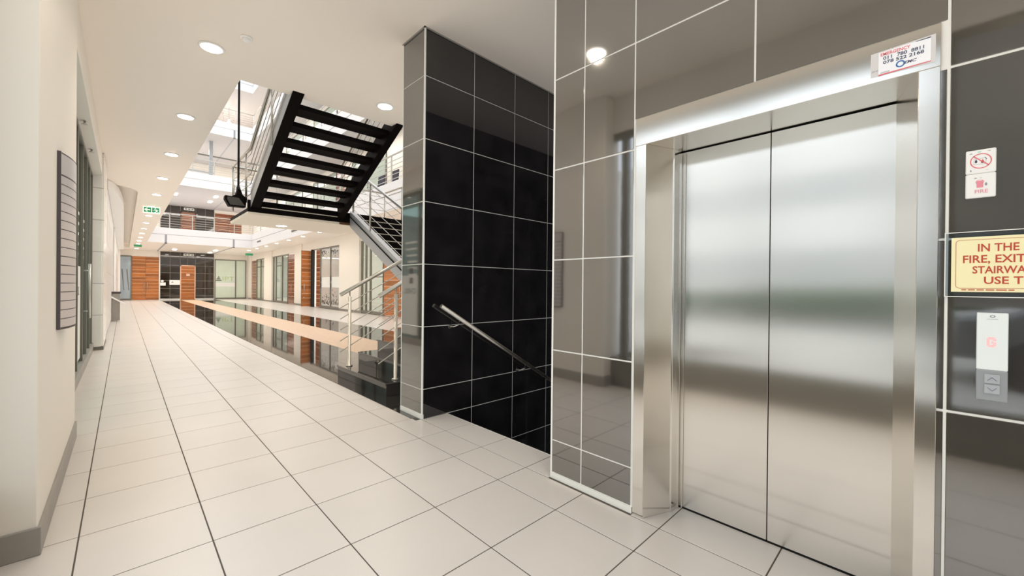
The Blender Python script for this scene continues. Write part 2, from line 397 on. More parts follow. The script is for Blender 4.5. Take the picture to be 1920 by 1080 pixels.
# shopfront
sf = empty('window_1', (-0.44, 7.9, 0), None, None, kind='structure'); sf['label'] = 'dark framed shopfront set back between the left pillar and the clad column'
MB().box(-0.50, 4.86, 0, -0.40, 10.9, 0.14).build('bottom_rail', M['skirting'], sf)
MB().box(-0.48, 4.86, 3.25, -0.42, 10.9, 3.31).build('top_rail', M['alu'], sf)
for y in (6.9, 7.55, 8.5, 9.3, 10.1, 10.83):
    MB().box(-0.48, y - 0.03, 0.14, -0.42, y + 0.03, 3.25).build('mullion', M['alu'], sf)
ys = [4.9, 6.9, 7.55, 8.5, 9.3, 10.1, 10.83]
for a, c in zip(ys[:-1], ys[1:]):
    MB().box(-0.455, a + 0.03, 0.14, -0.445, c - 0.03, 3.25).build('pane', M['glass_dark'], sf)
for y0 in (7.6, 8.6):
    m = MB()
    for i in range(9):
        m.box(-0.4449, y0 + 0.06, 2.2 - i * 0.14, -0.4435, y0 + 0.55 - 0.03 * i, 2.24 - i * 0.14)
    m.build('frosted_lettering_strip', M['film'], sf)
m = MB(); m.box(-0.4449, 7.62, 0.2, -0.443, 8.4, 1.5); m.build('white_film', M['film'], sf)
m = MB(); m.box(-0.4428, 7.82, 1.53, -0.442, 7.96, 1.66).box(-0.4428, 7.82, 1.32, -0.442, 7.96, 1.45); m.build('square_mark', M['film_dark'], sf)
text_mb('CHISL', 0.17, (-0.4424, 7.70, 1.10), '+x', width=0.5).build('lettering', M['film_dark'], sf)
MB().tube([(-0.36, 8.6, 0.75), (-0.36, 8.6, 1.55)], 0.018).tube([(-0.36, 8.6, 0.85), (-0.42, 8.6, 0.85)], 0.01).tube([(-0.36, 8.6, 1.45), (-0.42, 8.6, 1.45)], 0.01).build('pull_handle', M['rail'], sf)
for y in (7.4, 8.9):
    tag(MB().lathe((-0.36, y, 3.27), [(0.012, 0.04), (0.012, 0.012), (0.03, 0.0), (0.03, -0.006)], 12).build('sprinkler_head', M['rail']),
        {7.4: 'small sprinkler head under the left beam, nearer one', 8.9: 'small sprinkler head under the left beam, farther one'}[y], 'sprinkler', 'sprinkler heads under the left beam')
# interior of the left shop
m = MB(); m.box(-4.4, 4.2, -0.01, -4.3, 13, 3.4).box(-4.4, 4.1, 0, -0.6, 4.2, 3.4).box(-4.4, 13, 0, -0.6, 13.1, 3.4).box(-4.4, 4.1, 3.4, -0.5, 13.1, 3.5)
struct(m, 'wall_shop_left', M['wall_cool'], 'pale inner walls of the shop behind the left glazing')
m = MB(); m.box(-4.3, 4.2, -0.004, -0.5, 13, 0.002); struct(m, 'trim_3', M['skirting'], 'grey carpet of the shop behind the left glazing')
# beige clad column
colm = MB().box(-0.56, 10.9, 0, -0.30, 12.4, C).build('wall_column', M['groove']); tag(colm, 'beige tile-clad column at the end of the left shopfront', kind='structure')
z = 0.06
for i in range(7):
    z1 = min(z + 0.6, C - 0.01); 
    piece('cladding_tile', -0.440, 10.885, z + .004, -0.300, 10.903, z1 - .004, M['beige_tile'], colm, 0.002)
    for yy in (10.9, 11.5, 12.1):
        piece('cladding_tile', -0.303, yy + .003, z + .004, -0.272, min(yy + 0.6, 12.42) - .003, z1 - .004, M['beige_tile'], colm, 0.002)
    z = z1
MB().box(-0.445, 10.88, 0, -0.268, 12.42, 0.055).build('plinth', M['alu'], colm)
# long wall beyond: glossy pale cladding
lw = MB().box(-0.6, 12.4, 0, -0.30, FY, C + 0.3).build('wall_left_far', M['groove']); tag(lw, 'long pale glossy clad wall on the left beyond the column', kind='structure')
M['gloss_tile'] = mat('glossy_cladding', (0.66, 0.62, 0.58), 0.35)
y = 12.45; 
while y < 40.5:
    for zz in (0.08, 0.8, 1.52, 2.24):
        piece('cladding_panel', -0.302, y + .004, zz + .004, -0.285, y + 1.19, zz + 0.716, M['gloss_tile'], lw, 0.002)
    piece('cladding_panel', -0.302, y + .004, 2.964, -0.285, y + 1.19, C + 0.2, M['wall_cool'], lw, 0.002)
    y += 1.2
tag(MB().tube([(-0.24, 20.6, 0), (-0.24, 20.6, 3.3)], 0.035).build('white_pipe', M['white_plastic']), 'thin white vertical pipe standing by the left wall beyond the bin', 'pipe')
tag(MB().box(-0.28, 39.2, 0, -0.17, 39.5, C).build('corner_post', M['wall_cool']), 'white corner post at the far end of the left wall', 'post')
# ash bin on the left wall
bn = empty('wall_bin', (-0.16, 18.9, 0), 'grey steel bin with a slanted white ash tray by the left wall', 'bin')
MB().box(-0.28, 18.75, 0.03, -0.08, 19.1, 0.92).build('bin_body', M['skirting'], bn, bevel=0.006)
MB().prism([(-0.29, 18.7, 0.78), (0.02, 18.7, 0.56), (0.02, 18.7, 0.60), (-0.29, 18.7, 0.84)], (0, 0.1, 0)).build('ash_tray', M['white_plastic'], bn)
MB().box(-0.285, 18.73, 0.92, -0.06, 19.12, 0.98).build('bin_lid', M['film_dark'], bn)

# directory board, bowed out from the pillar
db = empty('directory_board', (LX, 3.85, 1.0), 'tall bowed aluminium directory board with blank name slats on the left pillar', 'board')
def bow(y): return LX + 0.005 + 0.050 * (1 - ((y - 3.85) / 0.30) ** 2)
def bow_mb(z0, z1, d0, d1, ya=3.56, yb=4.14, n=12):
    m = MB()
    for i in range(n):
        a = ya + (yb - ya) * i / n; c = ya + (yb - ya) * (i + 1) / n
        m.prism([(bow(a) + d0, a, z0), (bow(a) + d1, a, z0), (bow(c) + d1, c, z0), (bow(c) + d0, c, z0)], (0, 0, z1 - z0))
    m.sm = [False] * len(m.f); return m
bow_mb(1.0, 2.04, -0.006, 0.0).build('backing', M['sign_dark'], db)
bow_mb(1.915, 2.036, 0.0, 0.004).build('header_slat', M['sign_alu'], db)
zz = 1.005
for i in range(17):
    bow_mb(zz, zz + 0.048, 0.0, 0.004).build('name_slat', M['sign_alu'], db); zz += 0.0533
for y in (3.545, 4.138): MB().box(LX, y, 0.995, LX + 0.016, y + 0.017, 2.045).build('edge_channel', M['sign_dark'], db)
for z in (0.992, 2.036):
    m = MB(); m.prism([(LX + .001, 3.56, z), (LX + .001, 4.14, z)] + [(bow(3.56 + 0.58 * t / 10) + 0.004, 3.56 + 0.58 * t / 10, z) for t in range(10, -1, -1)], (0, 0, 0.008)); m.build('end_cap', M['sign_dark'], db)

# ------------------------------------------------------------------ lift wall (block beside the stairwell)
LY0, LY1 = -0.0245, 1.145       # outer edges of the lift frame
lb = MB()
lb.box(XL + 0.0025, LY1, 0, 2.55, 1.7445, C); lb.box(XL + 0.0025, -4, 0, 2.55, LY0, C); lb.box(XL + 0.0025, LY0, 2.217, 2.55, LY1, C)
lb.box(2.55, -4, 0, 9.0, 1.7445, C)
wall_lift = struct(lb, 'wall_lift', M['grout'], 'dark glossy tiled wall round the lift, white joints')
ZR = [0.036, 0.253, 0.853, 1.453, 2.053, 2.653, 3.253, C]
YR = [1.742, 1.503, 1.149]
jg = 0.0042
def ltile(ya, yb, za, zb):
    if abs(yb - ya) < 0.015 or abs(zb - za) < 0.03: return
    piece('wall_tile', XL, ya + jg, za + jg, XL + 0.016, yb - jg, zb - jg, M['wall_tile'], wall_lift, 0.0015)
for za, zb in zip(ZR[:-1], ZR[1:]):
    ltile(1.503, 1.742, za, zb)
    if zb <= 2.06 or za > 2.2: ltile(1.157, 1.503, za, zb)
    elif za > 2.0: ltile(1.157, 1.503, za, zb)
    for ya, yb in ((-0.645, -0.045), (-1.245, -0.645), (-1.845, -1.245), (-2.445, -1.845)): ltile(ya, yb, za, zb)
    if zb < 2.06: ltile(-0.045, LY0 + 0.005, za, zb); 
    elif za > 2.6:
        ltile(0.557, 1.157, za, zb); ltile(-0.045, 0.557, za, zb)
    else:
        ltile(0.557, 1.157, 2.217, zb); ltile(-0.045, 0.557, 2.217, zb)
b = MB().box(XL - 0.007, 1.150, 0, XL + 0.016, 1.747, 0.036).box(XL - 0.007, -4, 0, XL + 0.016, LY0 - 0.002, 0.036)
b.build('bottom_trim', M['trim'], wall_lift)
MB().box(XL - 0.002, 1.736, 0, XL + 0.02, 1.750, C).build('corner_trim', M['trim'], wall_lift)
MB().box(2.09, 1.735, 0, 9.0, 1.7462, C).build('return_backing', M['black_tile'], wall_lift)
for i in range(7):      # return of the lift block towards the stairwell
    for za, zb in zip([-0.6] + ZR[1:-1], ZR[1:]):
        x0 = 2.09 + i * 0.6; piece('wall_tile', x0 + jg, 1.733, max(za, 0.0) + jg, x0 + 0.6 - jg, 1.747, zb - jg, M['black_tile'], wall_lift, 0.0015)

# ------------------------------------------------------------------ lift entrance
el = empty('elevator', (2.2, 0.56, 0), 'brushed steel two-panel lift with a deep stainless door surround', 'elevator')
DX = 2.335; DY0, DY1 = 0.108, 0.995; DZ = 2.065
m = MB()   # left jamb: face, splayed reveal, step
m.prism([(XL - 0.004, LY1, 0), (XL - 0.004, 1.083, 0), (2.245, 1.012, 0), (2.245, 1.004, 0), (2.33, 1.0, 0), (2.36, 1.06, 0), (2.36, LY1, 0)], (0, 0, DZ))
m.build('left_jamb', M['steel_frame'], el, bevel=0.0015)
m = MB()
m.prism([(XL - 0.004, LY0, 0), (XL - 0.004, 0.030, 0), (2.33, 0.098, 0), (2.36, 0.098, 0), (2.36, LY0, 0)], (0, 0, DZ))
m.build('right_jamb', M['steel_frame'], el, bevel=0.0015)
m = MB(); m.box(XL - 0.006, LY0 - 0.001, DZ, 2.36, LY1 + 0.001, 2.217); m.build('header', M['steel_frame'], el, bevel=0.0015)
MB().box(2.36, 0.0, 0, 2.40, 1.1, DZ).build('shaft_backing', M['gap'], el)
MB().box(DX, 0.555, 0.008, DX + 0.022, DY1 + 0.015, DZ - 0.006).build('door_panel', M['steel'], el, bevel=0.001)
MB().box(DX, DY0 - 0.012, 0.008, DX + 0.022, 0.551, DZ - 0.006).build('door_panel', M['steel'], el, bevel=0.001)
MB().box(DX - 0.004, DY0 - 0.01, -0.004, DX + 0.024, DY1 + 0.01, 0.003).build('sill', M['gap'], el)
MB().box(DX - 0.028, 0.990, 0.0, DX + 0.01, 1.008, 2.05).build('guide_strip', M['steel_frame'], el, bevel=0.001)
MB().box(DX - 0.012, 0.975, 0.0, DX - 0.002, 0.982, 2.05).build('guide_strip', M['steel_frame'], el, bevel=0.0005)

# emergency notice on the header
en = empty('emergency_notice', (XL - 0.006, 0.06, 2.085), 'white emergency telephone notice stuck on the lift header', 'notice')
O = (XL - 0.0062, 0.1375, 2.083)
m = MB(); flat(m, O, '-x', [(-0.022, 0.004), (0.150, 0.0), (0.150, 0.100), (-0.022, 0.093)], 0, 0.0008); m.build('under_card', M['paper_grey'], en)
m = MB(); flat(m, O, '-x', [(0.0, 0.003), (0.138, 0.006), (0.138, 0.094), (0.0, 0.090)], 0.0009, 0.0016); m.build('card', M['paper'], en)
D = 0.0019
text_mb('EMERGENCY', 0.0165, plane_pt(O, '-x', 0.006, 0.0755, D), '-x', width=0.080, bold=0.0003).build('lettering', M['ink_red'], en, label='red heading EMERGENCY')
text_mb('011  780  8811', 0.0170, plane_pt(O, '-x', 0.013, 0.0595, D), '-x', width=0.108, bold=0.0003).build('lettering', M['ink'], en)
text_mb('078 522 2168', 0.0170, plane_pt(O, '-x', 0.013, 0.0435, D), '-x', width=0.108, bold=0.0003).build('lettering', M['ink'], en)
text_mb('EMC', 0.014, plane_pt(O, '-x', 0.070, 0.0225, D), '-x', width=0.033, shear=0.3, bold=0.0002).build('lettering', M['ink'], en)
text_mb('OFFICE', 0.007, plane_pt(O, '-x', 0.006, 0.010, D), '-x', width=0.025).build('lettering', M['ink_grey'], en)
m = MB(); ring(m, O, '-x', 0.060, 0.0275, 0.008, 0.0125, 0.0017, 0.0021, seg=20); m.build('round_logo', M['ink_blue'], en)
m = MB(); flat(m, O, '-x', [(0.0, 0.003), (0.138, 0.006), (0.138, 0.009), (0.0, 0.008)], 0.0017, 0.0020); m.build('red_stripe', M['ink_red'], en)
m = MB(); flat(m, O, '-x', [(0.105, 0.0905), (0.138, 0.0905), (0.138, 0.094), (0.098, 0.0925)], 0.0017, 0.0020); m.build('dark_stripe', M['ink'], en)
text_mb('24 H', 0.009, plane_pt(O, '-x', -0.019, 0.022, 0.001), '-x', width=0.017).build('lettering', M['ink_grey'], en)

# two small square pictogram plates
pl = empty('no_use_in_fire_plate', (XL, -0.12, 1.668), 'upper white square plate with a red prohibition ring, right of the lift', 'sign')
O = (XL, -0.0865, 1.668)
MB().box(XL - 0.006, -0.1535, 1.6680, XL, -0.0865, 1.7475).build('plate', M['white_plastic'], pl, bevel=0.0025)
m = MB(); ring(m, O, '-x', 0.0335, 0.041, 0.0215, 0.0240, 0.0061, 0.0066, 30, 1.05)
flat(m, O, '-x', [(0.016, 0.058), (0.018, 0.060), (0.052, 0.0255), (0.050, 0.0235)], 0.0061, 0.0066); m.build('prohibition_ring', M['ink_red'], pl)
m = MB(); ring(m, O, '-x', 0.023, 0.040, 0.0, 0.003, 0.0061, 0.0064, 8, 1.6); ring(m, O, '-x', 0.023, 0.046, 0, 0.0016, .0061, .0064, 8)
flat(m, O, '-x', [(0.042, 0.052), (0.043, 0.053), (0.047, 0.045), (0.046, 0.044)], .0061, .0064); m.build('figure_mark', M['ink'], pl)
m = MB(); flat(m, O, '-x', [(0.034, 0.034), (0.041, 0.034), (0.0375, 0.048)], 0.0061, 0.0064); ring(m, O, '-x', 0.0375, 0.038, 0, 0.004, .0061, .0064, 8); m.build('flame_mark', M['ink_red'], pl)
m = MB()
for a0, b0, a1, b1 in ((0.018, 0.030, 0.045, 0.0307), (0.018, 0.030, 0.0187, 0.050), (0.018, 0.050, 0.045, 0.0507), (0.0443, 0.030, 0.045, 0.050), (0.044, 0.009, 0.050, 0.0097), (0.010, 0.008, 0.013, 0.014)):
    flat(m, O, '-x', [(a0, b0), (a1, b0), (a1, b1), (a0, b1)], .0061, .0063)
m.build('line_mark', M['ink_grey'], pl, kind='stuff')
m = MB(); flat(m, O, '-x', [(0.026, 0.069), (0.034, 0.069), (0.034, 0.074), (0.026, 0.074)], .0061, .0063); m.build('green_mark', M['ink_green'], pl)
m = MB(); flat(m, O, '-x', [(0.007, 0.067), (0.016, 0.0675), (0.012, 0.0705)], .0061, .0063); flat(m, O, '-x', [(0.047, 0.071), (0.055, 0.071), (0.053, 0.0735)], .0061, .0063); m.build('corner_mark', M['ink_grey'], pl, kind='stuff')
pl = empty('fire_plate', (XL, -0.12, 1.586), 'lower white square plate reading FIRE under a pink pictogram', 'sign')
O = (XL, -0.0865, 1.586)
MB().box(XL - 0.006, -0.1535, 1.5862, XL, -0.0865, 1.6672).build('plate', M['white_plastic'], pl, bevel=0.0025)
text_mb('FIRE', 0.0175, plane_pt(O, '-x', 0.021, 0.0155, 0.0064), '-x', width=0.029).build('lettering', M['ink_pink'], pl)
m = MB(); flat(m, O, '-x', [(0.025, 0.034), (0.0395, 0.034), (0.0395, 0.057), (0.024, 0.057)], .0061, .0065); ring(m, O, '-x', 0.032, 0.053, 0.0085, 0.0095, .0061, .0064, 20, 0.8); m.build('alarm_mark', M['ink_pink'], pl)
m = MB(); ring(m, O, '-x', 0.0455, 0.044, 0.0, 0.0028, .0061, .0064, 10, 1.9); flat(m, O, '-x', [(0.018, 0.065), (0.027, 0.066), (0.022, 0.069)], .0061, .0063)
flat(m, O, '-x', [(0.031, 0.066), (0.037, 0.066), (0.037, 0.067), (0.031, 0.067)], .0061, .0063); m.build('figure_mark', M['ink_grey'], pl)

# yellow fire notice in an acrylic holder
yn = empty('fire_notice', (XL, -0.23, 1.255), 'cream notice with red lettering about fire and stairs in an acrylic holder', 'sign')
MB().box(XL - 0.008, -0.43, 1.252, XL - 0.001, -0.040, 1.474).build('acrylic_holder', M['acrylic'], yn)
for z0_, z1_ in ((1.252, 1.2545), (1.4715, 1.474)): MB().box(XL - 0.0095, -0.43, z0_, XL - 0.0085, -0.040, z1_).build('holder_edge', M['trim'], yn)
MB().box(XL - 0.0095, -0.0425, 1.2545, XL - 0.0085, -0.040, 1.4715).build('holder_edge', M['trim'], yn)
MB().box(XL - 0.0105, -0.400, 1.270, XL - 0.0085, -0.056, 1.455).build('card', M['cream_card'], yn)
xx = XL - 0.0108
cy = -0.228
for tx, half, zb, tall in (('IN THE EVENT OF', 0.112, 1.4055, 0.036), ('FIRE, EXIT THROUGH', 0.145, 1.368, 0.036), ('STAIRWAY. DO NOT', 0.1235, 1.3325, 0.034), ('USE THE LIFT.', 0.098, 1.2975, 0.034)):
    text_mb(tx, tall, (xx, cy + half, zb), '-x', width=2 * half, bold=0.0005).build('lettering', M['sign_red'], yn)
m = MB(); r0 = 0.010
yl, yr, zb, zt, t = -0.066, -0.390, 1.282, 1.446, 0.0010
cor = []
for (cyy, czz, a0) in ((yl - r0, zt - r0, 0), (yr + r0, zt - r0, 90), (yr + r0, zb + r0, 180), (yl - r0, zb + r0, 270)):
    for s_ in range(5):
        a = math.radians(a0 + s_ * 22.5); cor.append((cyy + r0 * math.cos(a), czz + r0 * math.sin(a), cyy + (r0 - t) * math.cos(a), czz + (r0 - t) * math.sin(a)))
for i in range(len(cor)):
    p, q = cor[i], cor[(i + 1) % len(cor)]
    m.prism([(xx, p[0], p[1]), (xx, q[0], q[1]), (xx, q[2], q[3]), (xx, p[2], p[3])], (-0.0004, 0, 0))
m.build('border_line', M['sign_red'], yn)
m = MB()
yy = -0.080
for w in (0.011, 0.015, 0.016, 0.018, 0.022, 0.012):
    m.box(xx - 0.0004, yy, 1.2755, xx, yy - w, 1.2785); yy -= w + 0.004
m.build('small_print', M['sign_red'], yn)

# call panel
cp = empty('call_panel', (XL, -0.15, 0.911), 'slim white and grey lift call panel with two arrow buttons', 'panel')
MB().box(XL - 0.012, -0.183, 1.0125, XL, -0.1155, 1.2015).build('display_plate', M['panel_white'], cp, bevel=0.002)
MB().box(XL - 0.012, -0.183, 0.911, XL, -0.1155, 1.0120).build('button_plate', M['panel_grey'], cp, bevel=0.002)
for zc, up in ((0.984, 1), (0.950, -1)):
    bt = MB().box(XL - 0.0155, -0.1665, zc - 0.0145, XL - 0.0118, -0.1335, zc + 0.0145).build('arrow_button', M['button'], cp, bevel=0.001)
    m = MB(); o_ = (XL - 0.0156, -0.150, zc)
    for sg in (-1, 1):
        flat(m, o_, '-x', [(0, up * 0.006), (sg * 0.010, -up * 0.005), (sg * 0.010, -up * 0.0068), (0, up * 0.0042)], 0, 0.0004)
    m.build('arrow', M['ink'], bt)
m = MB(); ring(m, (XL - 0.0121, -0.1495, 1.190), '-x', 0, 0, 0.0035, 0.0062, 0, 0.0005, 18, 0.7); flat(m, (XL - 0.0121, -0.1495, 1.180), '-x', [(-0.012, 0), (0.012, 0), (0.012, 0.001), (-0.012, 0.001)], 0, 0.0004); m.build('ring_emblem', M['ink_grey'], cp)
m = MB(); rows = ['.####.', '######', '##..##', '##.#..', '##.###', '##..##', '######', '.####.']
for r_, rw in enumerate(rows):
    for c_, ch in enumerate(rw):
        if ch == '#': m.box(XL - 0.0126, -0.1375 - c_ * 0.0035, 1.121 - r_ * 0.0042, XL - 0.0119, -0.1400 - c_ * 0.0035, 1.1185 - r_ * 0.0042)
m.build('led_display', M['led'], cp)

# ------------------------------------------------------------------ free-standing pier and stairwell wall
PX, PY, PY2 = 2.051, 3.344, 3.745
pm = MB().box(PX + 0.0025, PY + 0.002, 0, 8.0, PY2 - 0.002, C).box(2.33, PY + 0.002, -2.6, 8.0, PY2, 0)
wall_pier = struct(pm, 'wall_pier', M['black_grout'], 'free-standing black tiled wall between the corridor and the stairwell')
PZ = [0.045, 0.281, 0.881, 1.481, 2.081, 2.681, 3.281, C]
PXB = [PX + 0.006, 2.655, 3.254, 3.845, 4.445, 5.045, 5.645, 6.245, 6.845]
for za, zb in zip(PZ[:-1], PZ[1:]):
    piece('wall_tile', PX, PY + 0.008, za + jg, PX + 0.016, PY2 - 0.004, zb - jg, M['wall_tile'], wall_pier, 0.0015)
for za, zb in zip([-2.3, -1.7, -1.1, -0.485, -0.002] + PZ[1:-1], [-1.7, -1.1, -0.485, -0.002, 0.281] + PZ[2:]):
    for i in range(8):
        x0, x1 = PXB[i], PXB[i + 1]
        if zb < 0.1 and i == 0: x0 = 2.336
        if zb > 0.2 or True: piece('wall_tile', x0 + 0.0035, PY, za + 0.0035, x1 - 0.0035, PY + 0.016, zb - 0.0035, M['black_tile'], wall_pier, 0.0012)
MB().box(PX - 0.002, PY - 0.003, 0, PX + 0.012, PY + 0.010, C).build('corner_trim', M['trim'], wall_pier)
MB().box(PX - 0.002, PY2 - 0.004, 0, PX + 0.010, PY2 + 0.004, C).build('corner_trim', M['trim'], wall_pier)
MB().box(PX - 0.006, PY - 0.006, 0, PX + 0.016, PY2 + 0.004, 0.043).build('bottom_trim', M['trim'], wall_pier)
# dark strips drawn in as the ceiling's shadow line at the pier top
MB().box(PX - 0.012, PY - 0.012, C - 0.012, 4.3, PY - 0.001, C).build('top_shadow_strip', M['skirting'], wall_pier)
MB().box(PX - 0.012, PY - 0.012, C - 0.012, PX - 0.001, PY2 + 0.01, C).build('top_shadow_strip', M['skirting'], wall_pier)
# stairwell going down
sw = empty('stairwell_steps', (3.5, 2.55, -2.0), 'dark granite steps leading down beside the black tiled wall', 'stairs')
for i in range(12):
    x0 = 2.34 + i * 0.29; zt = -0.16 * (i + 1)
    piece('step', x0, 1.75, zt - 0.16, x0 + 0.31, 3.338, zt, M['granite'], sw, 0.003)
MB().box(2.33, 1.750, -0.22, 2.341, 3.340, -0.002).build('nosing_edge', M['trim'], sw)
m = MB().box(2.30, 1.60, -2.7, 8.0, 1.733, -0.0); m.box(6.9, 1.747, -2.7, 7.0, 3.34, C)
struct(m, 'wall_stairwell', M['black_tile'], 'dark inner walls of the descending stairwell')
# stairwell handrail
hr = empty('stairwell_handrail', (3.0, 3.28, 0.1), 'stainless handrail sloping down the black tiled wall', 'handrail')
hy = PY - 0.065; sl = (0.117 - 1.077) / (3.848 - 2.229)
MB().tube([(2.216, hy, 1.080), (5.6, hy, 1.080 + sl * (5.6 - 2.216))], 0.021, 14).build('rail', M['rail'], hr)
for xb in (2.44, 3.40, 4.36):
    zr = 1.08 + sl * (xb - 2.216) - 0.02
    MB().tube([(xb, hy, zr), (xb - 0.01, hy + 0.002, zr - 0.04), (xb - 0.045, hy + 0.03, zr - 0.062), (xb - 0.07, PY - 0.002, zr - 0.062)], 0.007, 8).lathe((xb - 0.07, PY - 0.006, zr - 0.062), [(0.022, 0.0), (0.022, 0.006)], 14, 'y').build('bracket', M['rail'], hr)

# ------------------------------------------------------------------ granite steps and their balustrades
gs = empty('granite_steps', (2.8, 5.0, 0), 'polished black granite steps rising beside the pier', 'stairs')
for i in range(5):
    x0 = 2.17 + i * 0.285 if i else 2.16
    y0, y1 = 4.285, 5.72
    x1 = 4.75 if i == 4 else x0 + 0.60
    zt = 0.155 * (i + 1)
    if i == 4: y0 = 3.75
    st = MB().box(x0, y0, 0 if i == 0 else zt - 0.155, x1, y1, zt - 0.022).build('step', M['granite'], gs, bevel=0.002)
    MB().box(x0 - 0.012, y0 - 0.006, zt - 0.022, x1, y1 + 0.006, zt).build('step_nosing', M['granite'], st, bevel=0.003)
MB().box(3.32, 3.76, 0, 4.74, 5.70, 0.62).build('landing_base', M['granite'], gs)
def stair_rail(name, y, xp, label):
    r = empty(name, (xp, y, 0.155), label, 'railing', 'stainless railings of the granite steps')
    s = 0.560; x0 = 2.12; x1 = 3.35
    zt = 1.139 + (xp - 2.25) * 0.1
    MB().tube([(x0, y, zt), (x1, y, zt + s * (x1 - x0))], 0.026, 14).build('handrail', M['rail'], r)
    for q, px_ in enumerate((xp, xp + 0.99)):
        zb = 0.155 if q == 0 else 0.62
        ztp = zt + s * (px_ - x0) - 0.10
        MB().lathe((px_, y, zb), [(0.042, 0), (0.042, 0.012), (0.021, 0.016), (0.021, ztp - zb), (0.008, ztp - zb + 0.002), (0.008, ztp - zb + 0.09)], 14).build('post', M['rail'], r)
    for i in range(5):
        dz = 0.18 + 0.150 * i
        MB().tube([(x0, y, zt - dz), (x1, y, zt - dz + s * (x1 - x0))], 0.0065, 8).build('infill_bar', M['rail'], r)
stair_rail('step_railing', 5.55, 2.25, 'stainless railing on the far side of the granite steps')
stair_rail('step_railing', 4.40, 2.335, 'stainless railing on the near side of the granite steps, close to the pier')

# ------------------------------------------------------------------ steel staircase
ss = empty('steel_staircase', (2.3, 8.0, 0.775), 'black open-riser steel staircase with two flights and a hung landing', 'staircase')
YL = 7.95; ZL = 2.70
def stringer(x0, x1, ya, za, yb, zb, h, mt, name='stringer', **k):
    """bottom edge from (ya,za) to (yb,zb), vertical height h"""
    m = MB(); m.prism([(x0, ya, za), (x0, yb, zb), (x0, yb, zb + h), (x0, ya, za + h)], (x1 - x0, 0, 0)); return m.build(name, mt, ss, **k)
SU = 0.505
ytop = 4.9
zb0 = 2.560
for x in (1.54, 2.975):
    s_ = stringer(x, x + 0.012, 7.97, zb0, ytop, zb0 + SU * (7.97 - ytop), 0.315, M['grey_lit_steel'] if x < 2 else M['black_steel'])  # left outer web takes the lit grey, the right stringer stays black
    w = 0.135 if x < 2 else 0.115
    m = MB(); m.prism([(x - .001, 7.97, zb0 - 0.006), (x - .001, ytop, zb0 - 0.006 + SU * (7.97 - ytop)), (x - .001, ytop, zb0 + 0.010 + SU * (7.97 - ytop)), (x - .001, 7.97, zb0 + 0.010)], (w, 0, 0)); m.build('bottom_flange', M['black_steel'], s_)
    m = MB(); m.prism([(x + 0.0125, 7.97, zb0 + 0.012), (x + 0.0125, ytop, zb0 + 0.012 + SU * (7.97 - ytop)), (x + 0.0125, ytop, zb0 + 0.31 + SU * (7.97 - ytop)), (x + 0.0125, 7.97, zb0 + 0.31)], (w - 0.02, 0, 0)); m.build('inner_channel', M['black_steel'], s_)
for i in range(10):
    yc = 7.95 - 0.29 * (i + 0.5); zt = ZL + 0.1485 * (i + 1) - 0.03
    t_ = MB().box(1.66, yc - 0.155, zt - 0.065, 3.00, yc + 0.135, zt).build('tread', M['black_steel'], ss, bevel=0.003)
# lower flight
LX0, LX1 = 3.22, 4.66
sL = 0.535
for x in (LX0, LX1):
    s_ = stringer(x, x + 0.012, 7.97, 2.43, 4.4, 2.43 - sL * 3.57, 0.30, M['grey_lit_steel'])
    m = MB(); m.prism([(x - 0.001, 7.97, 2.72), (x - 0.001, 4.4, 2.72 - sL * 3.57), (x - 0.001, 4.4, 2.735 - sL * 3.57), (x - 0.001, 7.97, 2.735)], (0.10, 0, 0)); m.build('top_flange', M['grey_lit_steel'], s_)
    m = MB(); m.prism([(x - 0.02, 7.97, 2.63), (x - 0.02, 4.4, 2.63 - sL * 3.57), (x - 0.02, 4.4, 2.642 - sL * 3.57), (x - 0.02, 7.97, 2.642)], (0.019, 0, 0)); m.build('groove_line', M['black_steel'], s_)
for i in range(12):
    yc = 7.95 - 0.29 * (i + 0.5); zt = ZL - 0.155 * (i + 1)
    t_ = MB().box(LX0 + 0.014, yc - 0.155, zt - 0.045, LX1 - 0.004, yc + 0.125, zt).build('tread', M['black_steel'], ss, bevel=0.003)
    MB().box(LX0 + 0.014, yc + 0.112, zt - 0.01, LX1 - 0.004, yc + 0.124, zt + 0.11).build('riser', M['black_steel'], t_)
    MB().box(LX0 + 0.03, yc - 0.160, zt - 0.012, LX1 - 0.03, yc - 0.1555, zt + 0.001).build('nosing_strip', M['rail'], t_)
# landing
ld = MB().box(1.50, 8.02, 2.505, 4.72, 9.52, 2.565).build('landing', M['black_steel'], ss, bevel=0.004)
MB().box(1.50, 7.97, 2.50, 4.72, 8.02, 2.70).build('landing_beam', M['black_steel'], ss, bevel=0.003)
MB().box(1.50, 7.985, 2.455, 3.60, 9.515, 2.503).build('soffit_panel', M['soffit'], ld, bevel=0.002)
MB().box(3.605, 8.03, 2.492, 4.715, 9.515, 2.504).build('soffit_panel', M['soffit'], ld)
MB().box(3.02, 7.97, 2.458, 3.34, 8.6, 2.503).build('brown_board', M['wood_edge'], ld)
MB().box(1.7, 7.945, 2.585, 2.98, 7.969, 2.60).build('edge_bead', M['rail'], ld)
